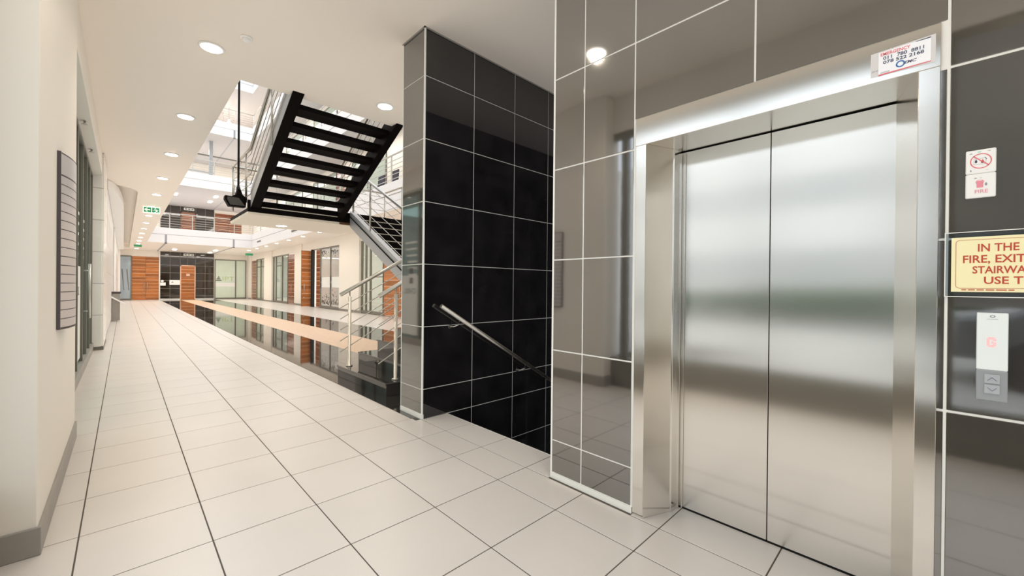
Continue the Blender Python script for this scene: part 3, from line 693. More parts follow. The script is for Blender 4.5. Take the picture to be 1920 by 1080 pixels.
# hanger bracket and rod
hb = MB()
hb.prism([(1.50, 8.14, 2.59), (1.265, 8.14, 2.585), (1.205, 8.14, 2.70), (1.21, 8.14, 2.755), (1.30, 8.14, 2.752), (1.36, 8.14, 2.79), (1.385, 8.14, 2.89), (1.425, 8.14, 2.89), (1.455, 8.14, 2.80), (1.52, 8.14, 2.74)], (0, 0.14, 0))
hb.build('hanger_bracket', M['black_steel'], ss, bevel=0.004)
MB().prism([(1.49, 8.133, 2.61), (1.28, 8.133, 2.605), (1.235, 8.133, 2.70), (1.24, 8.133, 2.735), (1.40, 8.133, 2.735)], (0, 0.005, 0)).build('bracket_face', M['film_dark'], ss)
MB().tube([(1.405, 8.21, 2.86), (1.405, 8.21, 15.0)], 0.016, 10).lathe((1.405, 8.21, 2.86), [(0.03, 0), (0.03, 0.06), (0.018, 0.09)], 12).build('hanger_rod', M['gap'], ss)
# balustrades of the staircase
def rails(name, label, pts, posts, n=5, hh=0.90, mt='rail', par=None, r=0.024, rb=0.006):
    rr = empty(name, pts[0], label, 'railing')
    MB().tube([(p[0], p[1], p[2] + hh) for p in pts], r, 12).build('handrail', M[mt], rr)
    for i in range(n):
        h = 0.10 + i * (hh - 0.20) / (n - 1)
        MB().tube([(p[0], p[1], p[2] + h) for p in pts], rb, 6).build('infill_bar', M[mt], rr)
    for p in posts:
        MB().tube([(p[0], p[1], p[2] - (p[3] if len(p) > 3 else 0)), (p[0], p[1], p[2] + hh - 0.02)], 0.017, 10).build('post', M[mt], rr)
    return rr
zt_ = lambda y: ZL + SU * (7.95 - y)
ZH = 0.87
rails('stair_railing', 'stainless railing up the left side of the upper flight and along the landing',
      [(1.53, 5.0, zt_(5.0)), (1.53, 7.93, zt_(7.93) - 0.02), (1.53, 9.47, ZL), (3.1, 9.47, ZL), (4.69, 9.47, ZL)],
      [(1.53, 5.3, zt_(5.3), 0.1), (1.53, 6.6, zt_(6.6), 0.1), (1.53, 8.28, ZL), (1.53, 9.45, ZL), (3.1, 9.47, ZL), (4.69, 9.47, ZL), (2.3, 9.47, ZL), (3.9, 9.47, ZL)], hh=ZH)
rails('stair_railing', 'stainless railing up the right side of the upper flight',
      [(3.03, 5.0, zt_(5.0)), (3.03, 7.93, zt_(7.93))], [(3.03, 5.3, zt_(5.3), 0.1), (3.03, 6.6, zt_(6.6), 0.1), (3.03, 7.9, ZL)], hh=ZH)
zl_ = lambda y: 2.72 - sL * (7.95 - y)
rails('stair_railing', 'stainless railing down the left side of the lower flight',
      [(3.24, 4.5, zl_(4.5)), (3.24, 7.93, zl_(7.93))], [(3.24, 4.6, zl_(4.6), 0.05), (3.24, 5.9, zl_(5.9), 0.05), (3.24, 7.10, zl_(7.10), 0.05), (3.24, 7.86, ZL)], hh=0.88)
rails('stair_railing', 'stainless railing down the right side of the lower flight and landing',
      [(4.69, 4.5, zl_(4.5)), (4.69, 7.93, zl_(7.93)), (4.69, 9.44, ZL)], [(4.69, 4.6, zl_(4.6), 0.05), (4.69, 5.9, zl_(5.9), 0.05), (4.69, 7.10, zl_(7.10), 0.05), (4.69, 8.6, ZL)], hh=0.88)

# ------------------------------------------------------------------ gallery slabs round the atrium
for li, z in enumerate(SOF):
    m = MB(); zt2 = z + 0.92; top = z + 0.50
    if li:
        m.box(-1.0, 3.0, z, OX0, FY, top); m.box(OX0, OY1, z, OX1, FY, top); m.box(OX1, 3.0, z, 8.0, FY, top)
        m.box(OX0, 3.0, z, OX1, 4.9, top)
    else:
        m.box(-1.0, 3.0, z + 0.26, OX0, FY, top); m.box(OX0, OY1 + .01, z + 0.265, OX1, FY, top); m.box(OX1 + .01, 3.0, z + 0.265, RX + .2, FY, top)
        m.box(OX0, 3.0, z + 0.26, OX1, 4.9, top); m.box(OX0, OY1 - 0.005, z + 0.002, OX1 - 0.005, OY1 - 0.001, z + 0.262); m.box(OX1 - 0.005, OY0, z + 0.002, OX1 - 0.001, OY1 - 0.001, z + 0.262); m.box(OX0, OY1 - 0.005, z + 0.262, OX1 - 0.005, OY1 + 0.009, top); m.box(OX1 - 0.005, OY0, z + 0.262, OX1 + 0.009, OY1 + 0.009, top)
    lv = ['first', 'second', 'third', 'roof'][li]
    sb = struct(m, 'gallery_slab', M['slab'] if li != 0 else M['slab'], f'white edge of the {lv} level gallery around the atrium' if li < 3 else 'white roof slab edge around the skylight')
    if li:
        c = MB().box(-0.99, 3.01, z - 0.006, OX0 - .002, FY, z - 0.001).box(OX0, OY1 + 0.004, z - 0.006, OX1, FY, z - 0.001).box(OX1 + .004, 3.01, z - 0.006, RX, FY, z - 0.001); c.build('soffit', M['soffit_shade'], sb)  # thin sheet under each slab, underside shade in its colour
    c = MB(); c.box(OX0 - .2, OY1 - 0.02, top + 0.02, OX1 + 0.2, OY1 + 0.14, zt2); c.box(OX1 - 0.02, 4.9, top + 0.02, OX1 + 0.14, OY1 + 0.14, zt2); c.box(OX0 - 0.14, 4.9, top + 0.02, OX0 + 0.02, OY1 + 0.14, zt2)
    c.build('kerb', M['slab'], sb, bevel=0.004)
    c = MB(); c.box(OX0, OY1 + 0.0, top, OX1, OY1 + 0.1, top + 0.02); c.box(OX1 + 0.0, 4.9, top, OX1 + 0.1, OY1, top + 0.02); c.build('shadow_gap', M['groove'], sb)
    if li < 3:
        for xj in (1.84, 5.27):
            MB().box(xj - 0.05, OY1 - 0.014, z + 0.02, xj + 0.05, OY1 - 0.005, top).build('joint_cover', M['groove'], sb)
            MB().box(xj - 0.04, OY1 + 0.02, z - 0.012, xj + 0.04, FY - 0.2, z - 0.001).build('soffit_joint', M['groove'], sb)
            MB().box(xj - 0.06, OY1 - 0.02, z - 0.06, xj + 0.06, OY1 + 0.03, z + 0.02).build('joint_clip', M['alu'], sb)
        # railings
        zt3 = zt2
        r = empty('gallery_railing', (3.6, OY1 + 0.06, zt2), f'pale horizontal-bar railing on the far side of the {lv} level gallery', 'railing')
        m = MB().tube([(OX0 - .2, OY1 + 0.06, z + 1.83), (OX1 + 0.06, OY1 + 0.06, z + 1.83)], 0.03, 8); m.build('handrail', M['rail_white'], r)
        for i in range(5):
            MB().tube([(OX0 - .2, OY1 + 0.06, zt2 + 0.12 + i * 0.15), (OX1 + .06, OY1 + 0.06, zt2 + 0.12 + i * 0.15)], 0.011, 6).build('bar', M['rail_white'], r)
        for i in range(5):
            MB().box(0.90 + 1.1 * i + 0.005 - 0.02, OY1 + 0.03, zt2, 0.90 + 1.1 * i + 0.025, OY1 + 0.07, z + 1.81).build('post', M['rail_white'], r)
        r = empty('gallery_railing', (OX1 + 0.06, 19, zt2), f'pale horizontal-bar railing along the right side of the {lv} level gallery', 'railing')
        MB().tube([(OX1 + .06, 4.9, z + 1.83), (OX1 + 0.06, OY1 + 0.06, z + 1.83)], 0.03, 8).build('handrail', M['rail_white'], r)
        for i in range(5):
            MB().tube([(OX1 + .06, 4.9, zt2 + 0.12 + i * 0.15), (OX1 + .06, OY1 + 0.06, zt2 + 0.12 + i * 0.15)], 0.011, 6).build('bar', M['rail_white'], r)
        y = 10.15
        while y < OY1:
            MB().box(OX1 + 0.03, y - 0.02, zt2, OX1 + 0.07, y + 0.02, z + 1.81).build('post', M['rail_white'], r); y += 2.2
        for yv in (22.6, 30.1) if li == 0 else ():
            v = empty('air_grille', (OX1 - 0.01, yv, z + 0.28), {22.6: 'small slotted air grille in the right gallery edge, nearer one', 30.1: 'small slotted air grille in the right gallery edge, farther one'}[yv], 'grille', 'air grilles in the gallery edge')
            for i in range(5): MB().box(OX1 - 0.02, yv - 0.45 + i * 0.2, z + 0.26, OX1 - 0.008, yv - 0.30 + i * 0.2, z + 0.36).build('slot', M['alu'], v)
# outer shell of the upper levels
m = MB().box(-1.1, 2.9, C + 0.3, -1.0, FY, 15.2).box(-1.1, 2.9, C + 0.3, 8.0, 3.0, 15.2)
struct(m, 'wall_upper_left', M['wall_cool'], 'white outer walls of the upper galleries on the left')
wf = MB().box(-1.0, FY, 0, 10.5, FY + 0.2, 15.2); wall_far = struct(wf, 'wall_far', M['wall'], 'far end wall of the atrium with doors and frosted office front')
wr = MB()
bays = [(13.2, 18.08, 1), (20.48, 24.85, 2), (27.78, 33.2, 3), (35.36, 39.9, 4)]
prev = 3.76
for a, c, n in bays: wr.box(RX, prev, 0, RX + 0.18, a, C + .3); wr.box(RX, a, 3.3, RX + 0.18, c, C + .3); prev = c
wr.box(RX, prev, 0, RX + 0.18, FY, C + .3); wr.box(RX + 0.0, 3.0, C + .3, RX + 0.2, FY, 15.2)
struct(wr, 'wall_right', M['wall'], 'cream wall on the right of the atrium with four shopfronts')
b = MB(); prev = 3.76
for a, c, n in bays: b.box(RX - 0.012, prev, 0, RX, a, 0.11); prev = c
b.box(RX - 0.012, prev, 0, RX, FY, 0.11); struct(b, 'baseboard_right', M['skirting'], 'grey skirting along the right shop wall')
b = MB()
for a, c in ((12.4, 13.2), (18.08, 20.48), (26.35, 27.78), (33.2, 35.36), (39.9, FY)): b.box(RX - 0.06, a + 0.02, 0.11, RX, c - 0.02, C)
struct(b, 'trim_4', M['wall'], 'shallow cream pilasters between the right shopfronts', bevel=0.004)
# interiors behind the right shopfronts
m = MB().box(RX + 0.18, 4, -0.01, 10.6, FY, 0.0); m.box(10.4, 4, 0, 10.6, FY, 3.45); m.box(RX + 0.18, 4, 3.42, 10.6, FY, 3.5)
for y in (12.5, 19.3, 27.0, 34.3): m.box(RX + 0.18, y, 0, 10.4, y + 0.12, 3.42)
struct(m, 'wall_shops_right', M['wall_cool'], 'white interiors of the shops on the right')

# skylight
sk = empty('window_2', (3.65, 19, 15.2), None, None, kind='structure'); sk['label'] = 'long glazed skylight over the atrium'
for i in range(10): 
    x = OX0 - 0.1 + i * 0.611
    MB().box(x - 0.03, 4.9, 15.22, x + 0.03, OY1 + .1, 15.32).build('glazing_bar', M['rail_white'], sk)
for i in range(12):
    y = 4.95 + i * 2.48
    MB().box(OX0 - .1, y - 0.05, 15.12, OX1 + .1, y + 0.05, 15.22).build('cross_beam', M['rail_white'], sk)
MB().box(OX0 - .1, 4.9, 15.32, OX1 + .1, OY1 + .1, 15.335).build('pane', M['glass_sky'], sk)

# ------------------------------------------------------------------ doors and shopfronts
def plank_leaf(parent, org, u, w, h, mt, n=13, thick=0.045, z0=0.03, handle=None, hz=1.05):
    """a slatted wooden leaf: org = hinge corner (x,y), u = unit direction along the leaf; slats proud of a pale backing"""
    ux, uy = u; nx, ny = uy, -ux
    def quad(a, c, z_0, z_1, d0, d1):
        p = lambda t, d: (org[0] + ux * t + nx * d, org[1] + uy * t + ny * d, z_0)
        return MB().prism([p(a, d0), p(c, d0), p(c, d1), p(a, d1)], (0, 0, z_1 - z_0))
    quad(0, w, z0, h, -thick, 0).build('leaf_backing', M['wood_strip'], parent)
    quad(-0.012, 0.0, z0, h, -thick, 0.006).build('leaf_edge', M['wood_edge'], parent)
    ph = (h - z0) / n; zz = z0
    for i in range(n):
        s_ = 0.88 if i % 3 else 0.66
        q = quad(0.004, w - 0.004, zz + 0.004, zz + ph * s_, 0.0, 0.012).build('slat', mt, parent)
        if s_ < 0.7: quad(0.004, w - 0.004, zz + ph * 0.72, zz + ph * 0.94, 0.0, 0.012).build('slat', mt, parent)
        zz += ph
    if handle is not None:
        for s2 in (0,):
            m = MB(); p = lambda t, d, z_: (org[0] + ux * t + nx * d, org[1] + uy * t + ny * d, z_)
            m.tube([p(handle, 0.06, hz - 0.28), p(handle, 0.06, hz + 0.28)], 0.016, 8)
            m.tube([p(handle, 0.0, hz - 0.2), p(handle, 0.06, hz - 0.2)], 0.010, 6).tube([p(handle, 0.0, hz + 0.2), p(handle, 0.06, hz + 0.2)], 0.010, 6)
            m.build('pull_handle', M['rail'], parent)
            m = MB(); m.tube([p(handle, 0.012, hz - 0.5), p(handle, 0.024, hz - 0.5)], 0.028, 10); m.build('lock', M['rail'], parent)
def door(n, label, loc): 
    o = empty('door_%d' % n, loc, None, None, kind='structure'); o['label'] = label; return o
def front(n, label, x, ya, yb, panes, zt=3.3, mt='glass_front'):
    """glazed front in the right wall: frame + panes between the given y positions"""
    o = empty('window_%d' % n, (x, (ya + yb) / 2, 0), None, None, kind='structure'); o['label'] = label
    MB().box(x - 0.02, ya, 0, x + 0.06, yb, 0.14).build('bottom_rail', M['alu'], o)
    MB().box(x - 0.02, ya, zt - 0.07, x + 0.06, yb, zt).build('top_rail', M['alu'], o)
    for y in panes: MB().box(x - 0.02, y - 0.035, 0.14, x + 0.06, y + 0.035, zt - 0.07).build('mullion', M['alu'], o)
    for a, c in zip(panes[:-1], panes[1:]): MB().box(x + 0.015, a + 0.03, 0.14, x + 0.025, c - 0.03, zt - 0.07).build('pane', M[mt], o)
    return o
xw = RX + 0.05
# bay 1 (behind the steps)
w1 = front(3, 'grey framed shopfront behind the granite steps, partly hidden by the pier', xw, 15.85, 18.06, [15.9, 17.15, 17.6, 18.03])
MB().box(xw + 0.01, 15.95, 1.62, xw + 0.03, 17.1, 1.66).build('transom', M['alu'], w1)
d1 = door(1, 'orange slatted wooden double door behind the granite steps', (xw, 14.6, 0))
plank_leaf(d1, (xw, 15.84), (0, -1), 1.28, 3.22, M['wood_a'], handle=1.15)
plank_leaf(d1, (xw, 14.55), (0, -1), 1.28, 3.22, M['wood_a'], handle=0.13)
# bay 2 : wooden double door with open leaf, two decorated panes
w2 = front(4, 'grey filmed shopfront with dark leaf patterns beside the open wooden door', xw, 20.5, 23.45, [20.55, 21.9, 23.38], mt='glass_grey')
for y in (21.9, 23.38):
    m = MB(); m.box(xw - 0.034, y - 0.13, 1.45, xw - 0.021, y - 0.06, 1.72).box(xw - 0.034, y - 0.13, 1.13, xw - 0.021, y - 0.06, 1.38); m.build('door_handle', M['gap'], w2)
for a, c in ((20.62, 21.85), (21.95, 23.3)):
    MB().box(xw + 0.008, a, 1.14, xw + 0.0145, c, 1.70).build('white_film', M['film'], w2)
    m = MB(); rnd = random.Random(int(a * 10))
    for i in range(70):
        yy = a + rnd.random() * (c - a - 0.08); zz = 0.2 + abs(rnd.gauss(0, 0.26)); s2 = 0.02 + rnd.random() * 0.05
        m.box(xw + 0.010, yy, zz, xw + 0.0145, yy + s2, zz + s2 * (0.6 + rnd.random()))
    for i in range(40):
        yy = c - abs(rnd.gauss(0, 0.5)) - 0.06; zz = 3.1 - abs(rnd.gauss(0, 0.17)); s2 = 0.02 + rnd.random() * 0.05
        if yy > a: m.box(xw + 0.010, yy, zz, xw + 0.0145, yy + s2, zz + s2)
    m.build('leaf_pattern', M['film_dark'], w2, kind='stuff')
d2 = door(2, 'red-brown slatted double door with its far leaf swung out into the atrium', (xw, 25.0, 0))
th = math.radians(205)
plank_leaf(d2, (7.31, 24.86), (1, 0), 0.50, 3.24, M['wood_a'], handle=0.12)
plank_leaf(d2, (xw, 24.05), (0, -1), 0.64, 3.24, M['wood_b'])
MB().box(xw - 0.05, 24.66, 0, xw + 0.1, 24.85, 3.3).build('door_frame', M['gap'], d2); MB().box(xw, 23.4, 3.26, xw + 0.1, 24.85, 3.3).build('door_frame', M['alu'], d2)
# bay 3
w3 = front(5, 'clear glazed shopfront left of the red-brown door, third bay of the right wall', xw, 29.5, 33.18, [29.55, 30.9, 32.45, 33.13])
MB().box(xw - 0.01, 31.0, 2.55, xw + 0.05, 32.4, 2.62).build('transom', M['alu'], w3)
d3 = door(3, 'closed red-brown slatted door in the third bay of the right wall', (xw, 28.6, 0))
plank_leaf(d3, (xw, 29.48), (0, -1), 1.62, 3.24, M['wood_b'], handle=0.9); MB().box(xw - .03, 27.79, 0, xw + 0.06, 27.85, 3.3).build('door_frame', M['alu'], d3)
# bay 4
w4 = front(6, 'farthest clear glazed shopfront on the right wall', xw, 35.4, 38.3, [35.45, 36.9, 38.25])
MB().box(xw - 0.01, 35.45, 2.62, xw + 0.05, 38.25, 2.70).build('transom', M['alu'], w4)
d4 = door(4, 'farthest narrow slatted door on the right wall', (xw, 39.0, 0))
plank_leaf(d4, (xw, 39.86), (0, -1), 1.55, 3.24, M['wood_b'])
# far wall
yw = FY - 0.005
w5 = empty('window_7', (0.07, yw, 0), None, None, kind='structure'); w5['label'] = 'tinted glass side panel left of the far wooden door'
MB().box(-0.28, yw - 0.06, 0, 0.42, yw, 0.12).build('bottom_rail', M['alu'], w5); MB().box(-0.28, yw - 0.06, 3.22, 0.42, yw, 3.30).build('top_rail', M['alu'], w5)
MB().box(-0.28, yw - 0.06, 0.12, -0.23, yw, 3.22).build('mullion', M['alu'], w5); MB().box(0.37, yw - 0.06, 0.12, 0.42, yw, 3.22).build('mullion', M['alu'], w5)
MB().box(-0.23, yw - 0.03, 0.12, 0.37, yw - 0.02, 3.22).build('pane', mat('reflective_blue_glass', (0.33, 0.40, 0.46), 0.04, ior=2.0), w5)
m = MB()
for a in (-0.12, 0.14): m.prism([(a, yw - 0.034, 2.3), (a + 0.07, yw - 0.034, 2.3), (a + 0.16, yw - 0.034, 0.75), (a + 0.12, yw - 0.034, 0.75)], (0, 0.003, 0))
m.build('slanted_strut', M['alu'], w5)
d5 = door(5, 'wide orange slatted double door in the far wall at the end of the corridor', (1.18, yw, 0))
plank_leaf(d5, (0.45, yw - 0.02), (1, 0), 0.745, 3.28, M['wood_a'], handle=0.66)
plank_leaf(d5, (1.205, yw - 0.02), (1, 0), 0.735, 3.28, M['wood_a'], handle=0.09)
# black tiled panels of the far wall (ground and first level)
for lv, zb in ((0, 0.0), (1, SOF[0] + 0.5)):
    bw = MB().box(2.0, yw - 0.05, zb, 5.36, yw, (C if lv == 0 else SOF[1]) - 0.002).build('black_tile_panel', M['skirting']); tag(bw, ['black tiled panel around the narrow door of the far wall', 'black tiled panel at the back of the first level gallery'][lv], kind='structure')
    M['panel_tile'] = M.get('panel_tile') or mat('brown_black_panel_tile', (0.026, 0.018, 0.012), 0.05, ior=1.75, var=0.4, vscale=3)
    xs = [2.03, 2.60, 3.20, 3.66, 4.16, 4.78, 5.35]
    zs = [0.1, 0.3, 0.9, 1.5, 2.1, 2.7, 3.3, C - 0.01] if lv == 0 else [zb + 0.01, zb + .5, zb + 1.1, zb + 1.7, zb + 2.3, SOF[1] - 0.01]
    for za, zc in zip(zs[:-1], zs[1:]):
        for i, (a, c) in enumerate(zip(xs[:-1], xs[1:])):
            if i in (2, 3) and zc - (0 if lv == 0 else zb) < 2.75: continue
            piece('panel_tile', a + 0.012, yw - 0.062, za + 0.012, c - 0.012, yw - 0.050, zc - 0.012, M['panel_tile'], bw, 0.002)
    if lv == 0:
        MB().box(2.0, yw - 0.075, 0, 3.22, yw - 0.05, 0.09).box(4.14, yw - 0.075, 0, 5.36, yw - 0.05, 0.09).build('plinth', M['trim'], bw)
        MB().box(1.96, yw - 0.07, 0, 2.01, yw, C).build('edge_trim', M['trim'], bw)
    dd = door(6 + lv, ['narrow slatted wooden door in the middle of the far black tiled panel', 'slatted wooden door at the back of the first level gallery'][lv], (3.68, yw, zb))
    plank_leaf(dd, (3.27, yw - 0.07), (1, 0), 0.82, zb + 2.66, M['wood_b' if lv else 'wood_a'], n=10, z0=zb + 0.03)
    MB().box(3.2, yw - 0.10, zb + 0.03, 3.265, yw - 0.05, zb + 2.72).box(4.095, yw - 0.10, zb + 0.03, 4.16, yw - 0.05, zb + 2.72).box(3.2, yw - 0.10, zb + 2.66, 4.16, yw - 0.05, zb + 2.73).build('door_frame', M['brick_pink' if lv == 0 else 'wood_edge'], dd)
    if lv == 0: MB().box(3.58, yw - 0.09, 1.86, 3.80, yw - 0.082, 2.06).build('door_plate', M['brick_pink'], dd)
    zc = (C if lv == 0 else SOF[1]) - 0.18
    iv = empty('indicator_panel', (3.72, yw - 0.065, zc - 0.09), ['pale indicator panel with three marks above the narrow far door', 'pale indicator panel above the first level gallery door'][lv], 'panel')
    MB().box(3.40, yw - 0.10, zc - 0.09, 4.05, yw - 0.062, zc + 0.09).build('casing', M['film'], iv)
    for q in range(3): MB().box(3.47 + q * 0.2, yw - 0.103, zc - 0.035, 3.60 + q * 0.2, yw - 0.099, zc + 0.035).build('mark', M['film_dark'], iv)
bx = MB().box(2.56, yw - 0.16, 1.17, 3.19, yw - 0.063, 1.54).build('white_letter_box', M['white_plastic'], bevel=0.006); tag(bx, 'white wall box with a dark emblem left of the narrow far door', 'box')
MB().prism([(2.66, yw - 0.162, 1.33), (2.80, yw - 0.162, 1.33), (2.73, yw - 0.162, 1.45)], (0, -0.004, 0)).build('emblem', M['ink_grey'], bx)
bx = MB().box(2.02, yw - 0.16, 1.10, 2.34, yw - 0.063, 1.34).build('small_wall_box', M['white_plastic'], bevel=0.006); tag(bx, 'small white wall box at the left edge of the far black tiles', 'box')
tag(MB().lathe((2.14, yw - 0.13, 1.345), [(0.04, 0.0), (0.085, 0.04), (0.10, 0.10), (0.085, 0.16), (0.04, 0.19)], 16).build('glass_ball', M['panel_white']), 'pale ball on top of the small white wall box', 'ornament')
# frosted office front with its logo
w6 = empty('window_8', (6.5, yw, 0), None, None, kind='structure'); w6['label'] = 'frosted glass office front with a striped triangle logo at the far right'
for a, c in ((5.42, 5.47), (6.82, 6.90), (7.55, 7.62)): MB().box(a, yw - 0.06, 0.13, c, yw, 3.24).build('mullion', M['alu'], w6)
MB().box(5.42, yw - 0.07, 0, 7.62, yw, 0.13).build('bottom_rail', M['alu'], w6); MB().box(5.42, yw - 0.06, 3.24, 7.62, yw, 3.31).build('top_rail', M['alu'], w6)
M['frost_solid'] = mat('frosted_green_glass', (0.60, 0.68, 0.56), 0.14, ior=1.6, var=0.05, vscale=0.8)
for a, c in ((5.47, 6.82), (6.90, 7.55)): MB().box(a, yw - 0.03, 0.13, c, yw - 0.02, 3.24).build('pane', M['frost_solid'], w6)
m = MB()
for i, (hw, z_) in enumerate(((0.05, 1.86), (0.10, 1.76), (0.15, 1.66), (0.21, 1.54))):
    m.prism([(5.68 - hw, yw - 0.034, z_), (5.68 + hw, yw - 0.034, z_), (5.68 + hw - 0.04, yw - 0.034, z_ + 0.065), (5.68 - hw + 0.04, yw - 0.034, z_ + 0.065)], (0, 0.003, 0))
m.build('triangle_logo', M['film_dark'], w6)
text_mb('IPT', 0.52, (5.95, yw - 0.033, 1.54), '-y', thick=0.003, width=0.82).build('lettering', mat('lime_lettering', (0.42, 0.50, 0.25), 0.5), w6)
m = MB().box(5.48, yw - 0.034, 1.05, 6.81, yw - 0.031, 1.38); m.build('white_film', M['film'], w6)
# upper gallery backs : first level wood door right, others
d8 = door(8, 'wide red-brown slatted double door right of the black panel on the first level gallery', (6.0, yw, 4.2))
plank_leaf(d8, (5.42, yw - 0.02), (1, 0), 0.92, SOF[1] - 0.25, M['wood_b'], n=11, z0=SOF[0] + 0.52, handle=0.80, hz=5.4)
plank_leaf(d8, (6.36, yw - 0.02), (1, 0), 0.90, SOF[1] - 0.25, M['wood_b'], n=11, z0=SOF[0] + 0.52, handle=0.10, hz=5.4)
m = MB()
for i in range(12): m.box(2.2, yw - 0.03, SOF[1] + 0.6 + i * 0.21, 5.3, yw - 0.012, SOF[1] + 0.74 + i * 0.21)
bl = MB().box(2.15, yw - 0.011, SOF[1] + 0.55, 5.35, yw, SOF[1] + 3.1).build('slatted_screen', M['wall_cool']); tag(bl, 'grey slatted screen at the back of the second level gallery', 'screen')
for i in range(12): MB().box(2.2, yw - 0.03, SOF[1] + 0.6 + i * 0.21, 5.3, yw - 0.012, SOF[1] + 0.74 + i * 0.21).build('slat', M['panel_grey'], bl)
d9 = door(9, 'red-brown slatted door on the second level gallery', (5.8, yw, 7.9))
plank_leaf(d9, (5.45, yw - 0.02), (1, 0), 0.9, SOF[1] + 2.5, M['wood_b'], n=9, z0=SOF[1] + 0.52)
m = MB()
for i in range(10): m.box(1.2, yw - 0.03, SOF[2] + 0.6 + i * 0.26, 7.6, yw - 0.008, SOF[2] + 0.76 + i * 0.26)
bl = MB().box(1.15, yw - 0.007, SOF[2] + 0.55, 7.65, yw, SOF[2] + 3.25).build('slatted_screen', M['wall_cool']); tag(bl, 'wide pale timber slat screen at the back of the third level gallery', 'screen')
for i in range(10): MB().box(1.2, yw - 0.03, SOF[2] + 0.6 + i * 0.26, 7.6, yw - 0.008, SOF[2] + 0.76 + i * 0.26).build('slat', M['brick_pink'], bl)
# horizontal pipe and post on the second level
m = empty('gallery_post', (4.25, 33.6, SOF[1] + 0.5), 'grey steel post with a horizontal beam on the second level gallery', 'post')
MB().box(4.15, 34.0, SOF[1] + 0.5, 4.35, 34.2, SOF[2]).build('upright', M['panel_grey'], m); MB().box(1.0, 34.05, 9.95, 7.7, 34.15, 10.03).build('beam', M['alu'], m)
# right wall fronts of the upper galleries
for li in range(3):
    zb = SOF[li] + 0.5; lvn = ['first', 'second', 'third'][li]
    for q, (a, c) in enumerate(((10.2, 13.6), (15.6, 19.0), (21.0, 24.4), (26.4, 29.8))):
        o = empty('window_%d' % (9 + li * 4 + q), (RX, (a + c) / 2, zb), None, None, kind='structure')
        o['label'] = f'{["nearest", "second", "third", "farthest"][q]} grey framed glass front along the right side of the {lvn} level gallery'
        for y in (a, (a + c) / 2, c): MB().box(RX - 0.05, y - 0.04, zb, RX, y + 0.04, zb + 2.75).build('mullion', M['alu'], o)
        MB().box(RX - 0.05, a, zb + 2.75, RX, c, zb + 2.82).build('top_rail', M['alu'], o)
        MB().box(RX - 0.03, a + 0.04, zb + 0.02, RX - 0.02, c - 0.04, zb + 2.75).build('pane', M['glass_frost'], o)
    d = door(10 + li, f'slatted wooden door along the right side of the {lvn} level gallery', (RX, 20, zb)); plank_leaf(d, (RX - 0.01, 20.9), (0, -1), 0.95, zb + 2.7, M['wood_b'], n=9, z0=zb + .02)
# waiting chairs glimpsed on the first level, right side
def chair(x, y, mt, label):
    zb = SOF[0] + 0.5
    c = empty('waiting_chair', (x, y, zb), label, 'chair', 'chairs on the first level gallery')
    MB().box(x - 0.25, y - 0.25, zb + 0.40, x + 0.25, y + 0.25, zb + 0.50).build('seat', M[mt], c, bevel=0.02)
    MB().prism([(x + 0.2, y - 0.25, zb + 0.5), (x + 0.27, y - 0.25, zb + 0.5), (x + 0.34, y - 0.25, zb + 1.35), (x + 0.28, y - 0.25, zb + 1.35)], (0, 0.5, 0)).build('backrest', M[mt], c, bevel=0.01)
    for a in (-0.22, 0.22):
        for e in (-0.22, 0.22): MB().tube([(x + a, y + e, zb), (x + a, y + e, zb + 0.4)], 0.015, 8).build('leg', M['rail'], c)
chair(7.0, 12.9, 'fabric_blue', 'dark blue chair on the first level gallery, nearest to the pier')
chair(7.0, 13.9, 'fabric_dark', 'black chair in the middle on the first level gallery')
chair(7.0, 15.0, 'fabric_dark', 'black chair farthest along on the first level gallery')

# ------------------------------------------------------------------ lamps, detectors, exit signs
def downlight(x, y, z, label, power, first=[None], grp='corridor ceiling downlights', warm=(1.0, 0.87, 0.70)):
    if first[0] is None:
        d = empty('ceiling_downlight', (x, y, z), label, 'lamp', grp)
        MB().lathe((x, y, z), [(0.095, 0.0), (0.115, -0.002), (0.112, -0.010), (0.095, -0.012)], 24).build('trim_ring', M['white_plastic'], d)
        MB().lathe((x, y, z), [(0.093, -0.0125), (0.088, -0.017), (0.02, -0.018)], 20).build('lens', M['lamp'], d)
        first[0] = d
    else:
        d = copy_tree(first[0], (x, y, z), label); d['group'] = grp
    if power: light('downlight_beam', 'SPOT', (x, y, z - 0.03), power, warm, spot_size=math.radians(155), spot_blend=0.9, shadow_soft_size=0.06)
    return d
ordn = ['nearest', 'second', 'third', 'fourth', 'fifth', 'sixth', 'seventh', 'eighth', 'ninth', 'tenth', 'eleventh', 'twelfth', 'thirteenth', 'fourteenth', 'fifteenth']
YS = [5.21 + 2.42 * i for i in range(15)]
for i, y in enumerate(YS):
    downlight(0.648, y, C, f'{ordn[i]} round downlight of the long row over the corridor', DOWN_W * (1.0 if i < 8 else 1.1) if i % 1 == 0 else 0)
downlight(2.574, 5.207, C, 'round downlight between the pier top and the staircase', DOWN_W)
downlight(0.58, 2.44, C, 'downlight above the lift lobby, close to the camera', DOWN_W * 1.3)
downlight(0.648, -0.6, C, 'downlight at the back of the lift lobby', DOWN_W * 1.6)
for i in range(7):
    downlight(6.56, 34.4 - 2.45 * i, C, f'{ordn[6 - i]} round downlight under the right gallery', DOWN_W * 1.2, grp='right gallery downlights')
for i in range(3):
    downlight(6.56, 17.25 - 2.9 * i, C, ['downlight under the right gallery, behind the staircase landing', 'downlight under the right gallery, behind the steel treads', 'downlight under the right gallery, behind the pier'][i], DOWN_W * 1.2, grp='right gallery downlights')
downlight(2.27, 9.0, 2.455, 'round downlight in the white underside of the stair landing', 8, grp='landing downlight')
